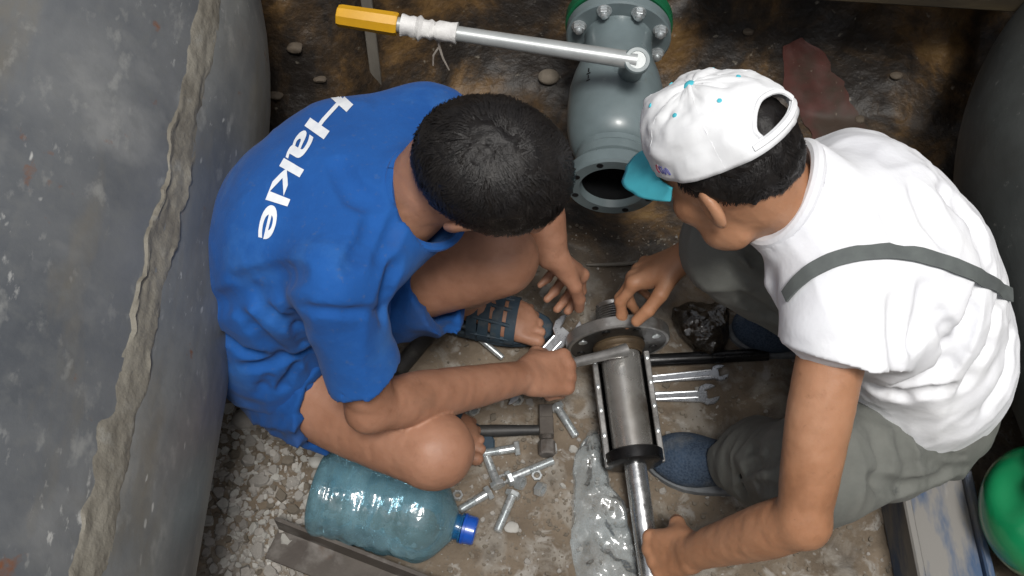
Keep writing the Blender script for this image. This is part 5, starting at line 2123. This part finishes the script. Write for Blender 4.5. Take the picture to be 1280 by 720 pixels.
# fine gravel as one mass
vs, fs = [], []
cnt = 0
in_rub = []
while cnt < 6800:
    u_, v_p = rg.uniform(180, 1280), rg.uniform(250, 800)
    dens = .20 + 1.3 * math.exp(-((u_ - 330) / 90) ** 2 - ((v_p - 620) / 120) ** 2) + .5 * math.exp(-((u_ - 660) / 90) ** 2 - ((v_p - 640) / 80) ** 2) + .25 * math.exp(-((u_ - 860) / 80) ** 2 - ((v_p - 600) / 60) ** 2)
    if rg.uniform() > dens:
        continue
    p = floor(u_, v_p)
    if p[1] > .15:
        continue
    cnt += 1
    lump = math.exp(-((u_ - 320) / 75) ** 2 - ((v_p - 620) / 120) ** 2)
    sz = .0018 + (.0048 + .0050 * lump) * rg.uniform() ** (3.5 - 2.2 * lump)
    in_rub.append(lump > .4)
    v1, f1 = flake_mesh(rg)
    rz = rg.uniform(0, 6.28)
    c_, s_ = math.cos(rz), math.sin(rz)
    v1 = v1 * sz * [1, rg.uniform(.45, 1), rg.uniform(.5, 1.4)]
    v1 = np.stack([v1[:, 0] * c_ - v1[:, 1] * s_, v1[:, 0] * s_ + v1[:, 1] * c_, v1[:, 2]], 1) + p
    b_ = len(vs)
    vs += list(v1)
    fs += [tuple(i + b_ for i in f_) for f_ in f1]
o = obj('gravel', vs, fs, [M['flake'], M['flake2'], M['flake3']], None, origin=(0, 0, 0), smooth=False)
mi = np.where(np.array(in_rub), rg.choice([0, 0, 0, 1, 2], size=cnt), rg.choice([0, 1, 1, 1, 1, 1, 1], size=cnt))
pm, k = [], -1
fc = 0
base_i = -1
for f_ in o.data.polygons:
    if len(f_.vertices) > 4:
        base_i += 1
    pm.append(int(mi[max(base_i, 0)]))
o.data.polygons.foreach_set('material_index', pm)
tag(o, 'fine gravel and grit strewn over the pit floor', None, kind='stuff')

# broken pieces that can be picked apart
meshes = []
look = ['grey', 'pale', 'white', 'brown']
for k in range(12):
    v1, f1 = flake_mesh(rg)
    me = bpy.data.meshes.new('concrete_flake')
    me.from_pydata([tuple(p) for p in v1], [], f1)
    me.materials.append(M[('flake', 'flake', 'flake3', 'flake2')[k % 4]])
    meshes.append(me)
placed = []
tries = 0
while len(placed) < 265 and tries < 20000:
    tries += 1
    if len(placed) < 200:
        u_, v_p = 258 + 150 * rg.uniform() ** 1.3, rg.uniform(495, 725)
        if v_p < 600 and u_ > 330 and rg.uniform() < .6:
            continue
    else:
        u_, v_p = rg.uniform(560, 960), rg.uniform(470, 720)
    p = floor(u_, v_p)
    if p[0] < -.63 or (620 < u_ < 0):
        continue
    sz = .0075 + .013 * rg.uniform() ** 1.6 if len(placed) < 200 else .005 + .006 * rg.uniform() ** 2
    if any((p[0] - q[0]) ** 2 + (p[1] - q[1]) ** 2 < (.8 * (sz + q[2])) ** 2 for q in placed):
        continue
    placed.append((p[0], p[1], sz))
    o = bpy.data.objects.new('concrete_flake', meshes[(mk_ := int(rg.integers(0, 12)))])
    COL.objects.link(o)
    o.location = Vector(p) + Vector((0, 0, .001))
    o.rotation_euler = (rg.normal() * .16, rg.normal() * .16, rg.uniform(0, 6.28))
    o.scale = (sz, sz * rg.uniform(.65, 1), sz * rg.uniform(.6, 1.2))
    if len(placed) <= 200:
        kind_ = look[mk_ % 4]
        big_ = 'large' if sz > .0125 else 'small'
        tag(o, f'{big_} {kind_} flake of broken concrete in the rubble beside the large grey pipe', 'flake', f'{big_} {kind_} flakes beside the large pipe')
    else:
        kind_ = look[mk_ % 4]
        tag(o, f'{kind_} chip of broken concrete lying among the tools', 'chip', f'{kind_} concrete chips among the tools')


def rock(px, size, m, label, seed, flat=.6):
    p = floor(*px)
    F = Field(V(-1.5, -1.5, -1.2), V(1.5, 1.5, 1.2), .12)
    F.op(P_ell((0, 0, 0), (1, .8, flat)), .1, margin=.5)
    rgk = np.random.default_rng(seed)
    for k in range(9):
        n = nrm(rgk.normal(size=3))
        o_ = n * rgk.uniform(.55, .8) * (V(1, .8, flat) @ np.abs(n))
        F.op((V(-2, -2, -2), V(2, 2, 2), lambda X, Y, Z, n=n, o_=o_: -((X - o_[0]) * n[0] + (Y - o_[1]) * n[1] + (Z - o_[2]) * n[2])), .05, 'sub')
    v, q = F.mesh()
    o = obj('stone', v * size + p + V(0, 0, size * flat * .35), q, m, None, sharp=30)
    tag(o, label, 'stone')


rock((396, 578), .016, M['flake3'], 'white angular stone beside the base of the bottle', 1)
rock((308, 525), .026, M['flake'], 'pale lump of concrete below the blue shorts', 2)
rock((942, 529), .013, M['ystone'], 'yellow stone between the spanners and the shoe', 3)
rock((845, 605), .013, M['ystone'], 'yellowish stone at the toe of the navy shoe', 4, .5)
rock((640, 660), .015, M['flake3'], 'white flat stone beside the lone bolt', 5, .4)
rock((686, 98), .024, M['flake2'], 'grey lump of mortar on the bank beside the valve', 6)

M['dark_stone'] = mk('muddy_stone', (.085, .065, .045), (.045, .034, .024), 40, .8, bump=.7, bscale=60)
for k, (px, sz) in enumerate([((560, 118), .012), ((1075, 150), .013), ((1120, 95), .014), ((935, 40), .013), ((370, 60), .020), ((345, 120), .016), ((400, 100), .014)]):
    rock(px, sz, M['dark_stone'], 'muddy brown stone stuck in the wet bank at the back of the pit', 40 + k, .45)
    bpy.context.scene.collection.objects[-1]['group'] = 'muddy stones stuck in the bank'
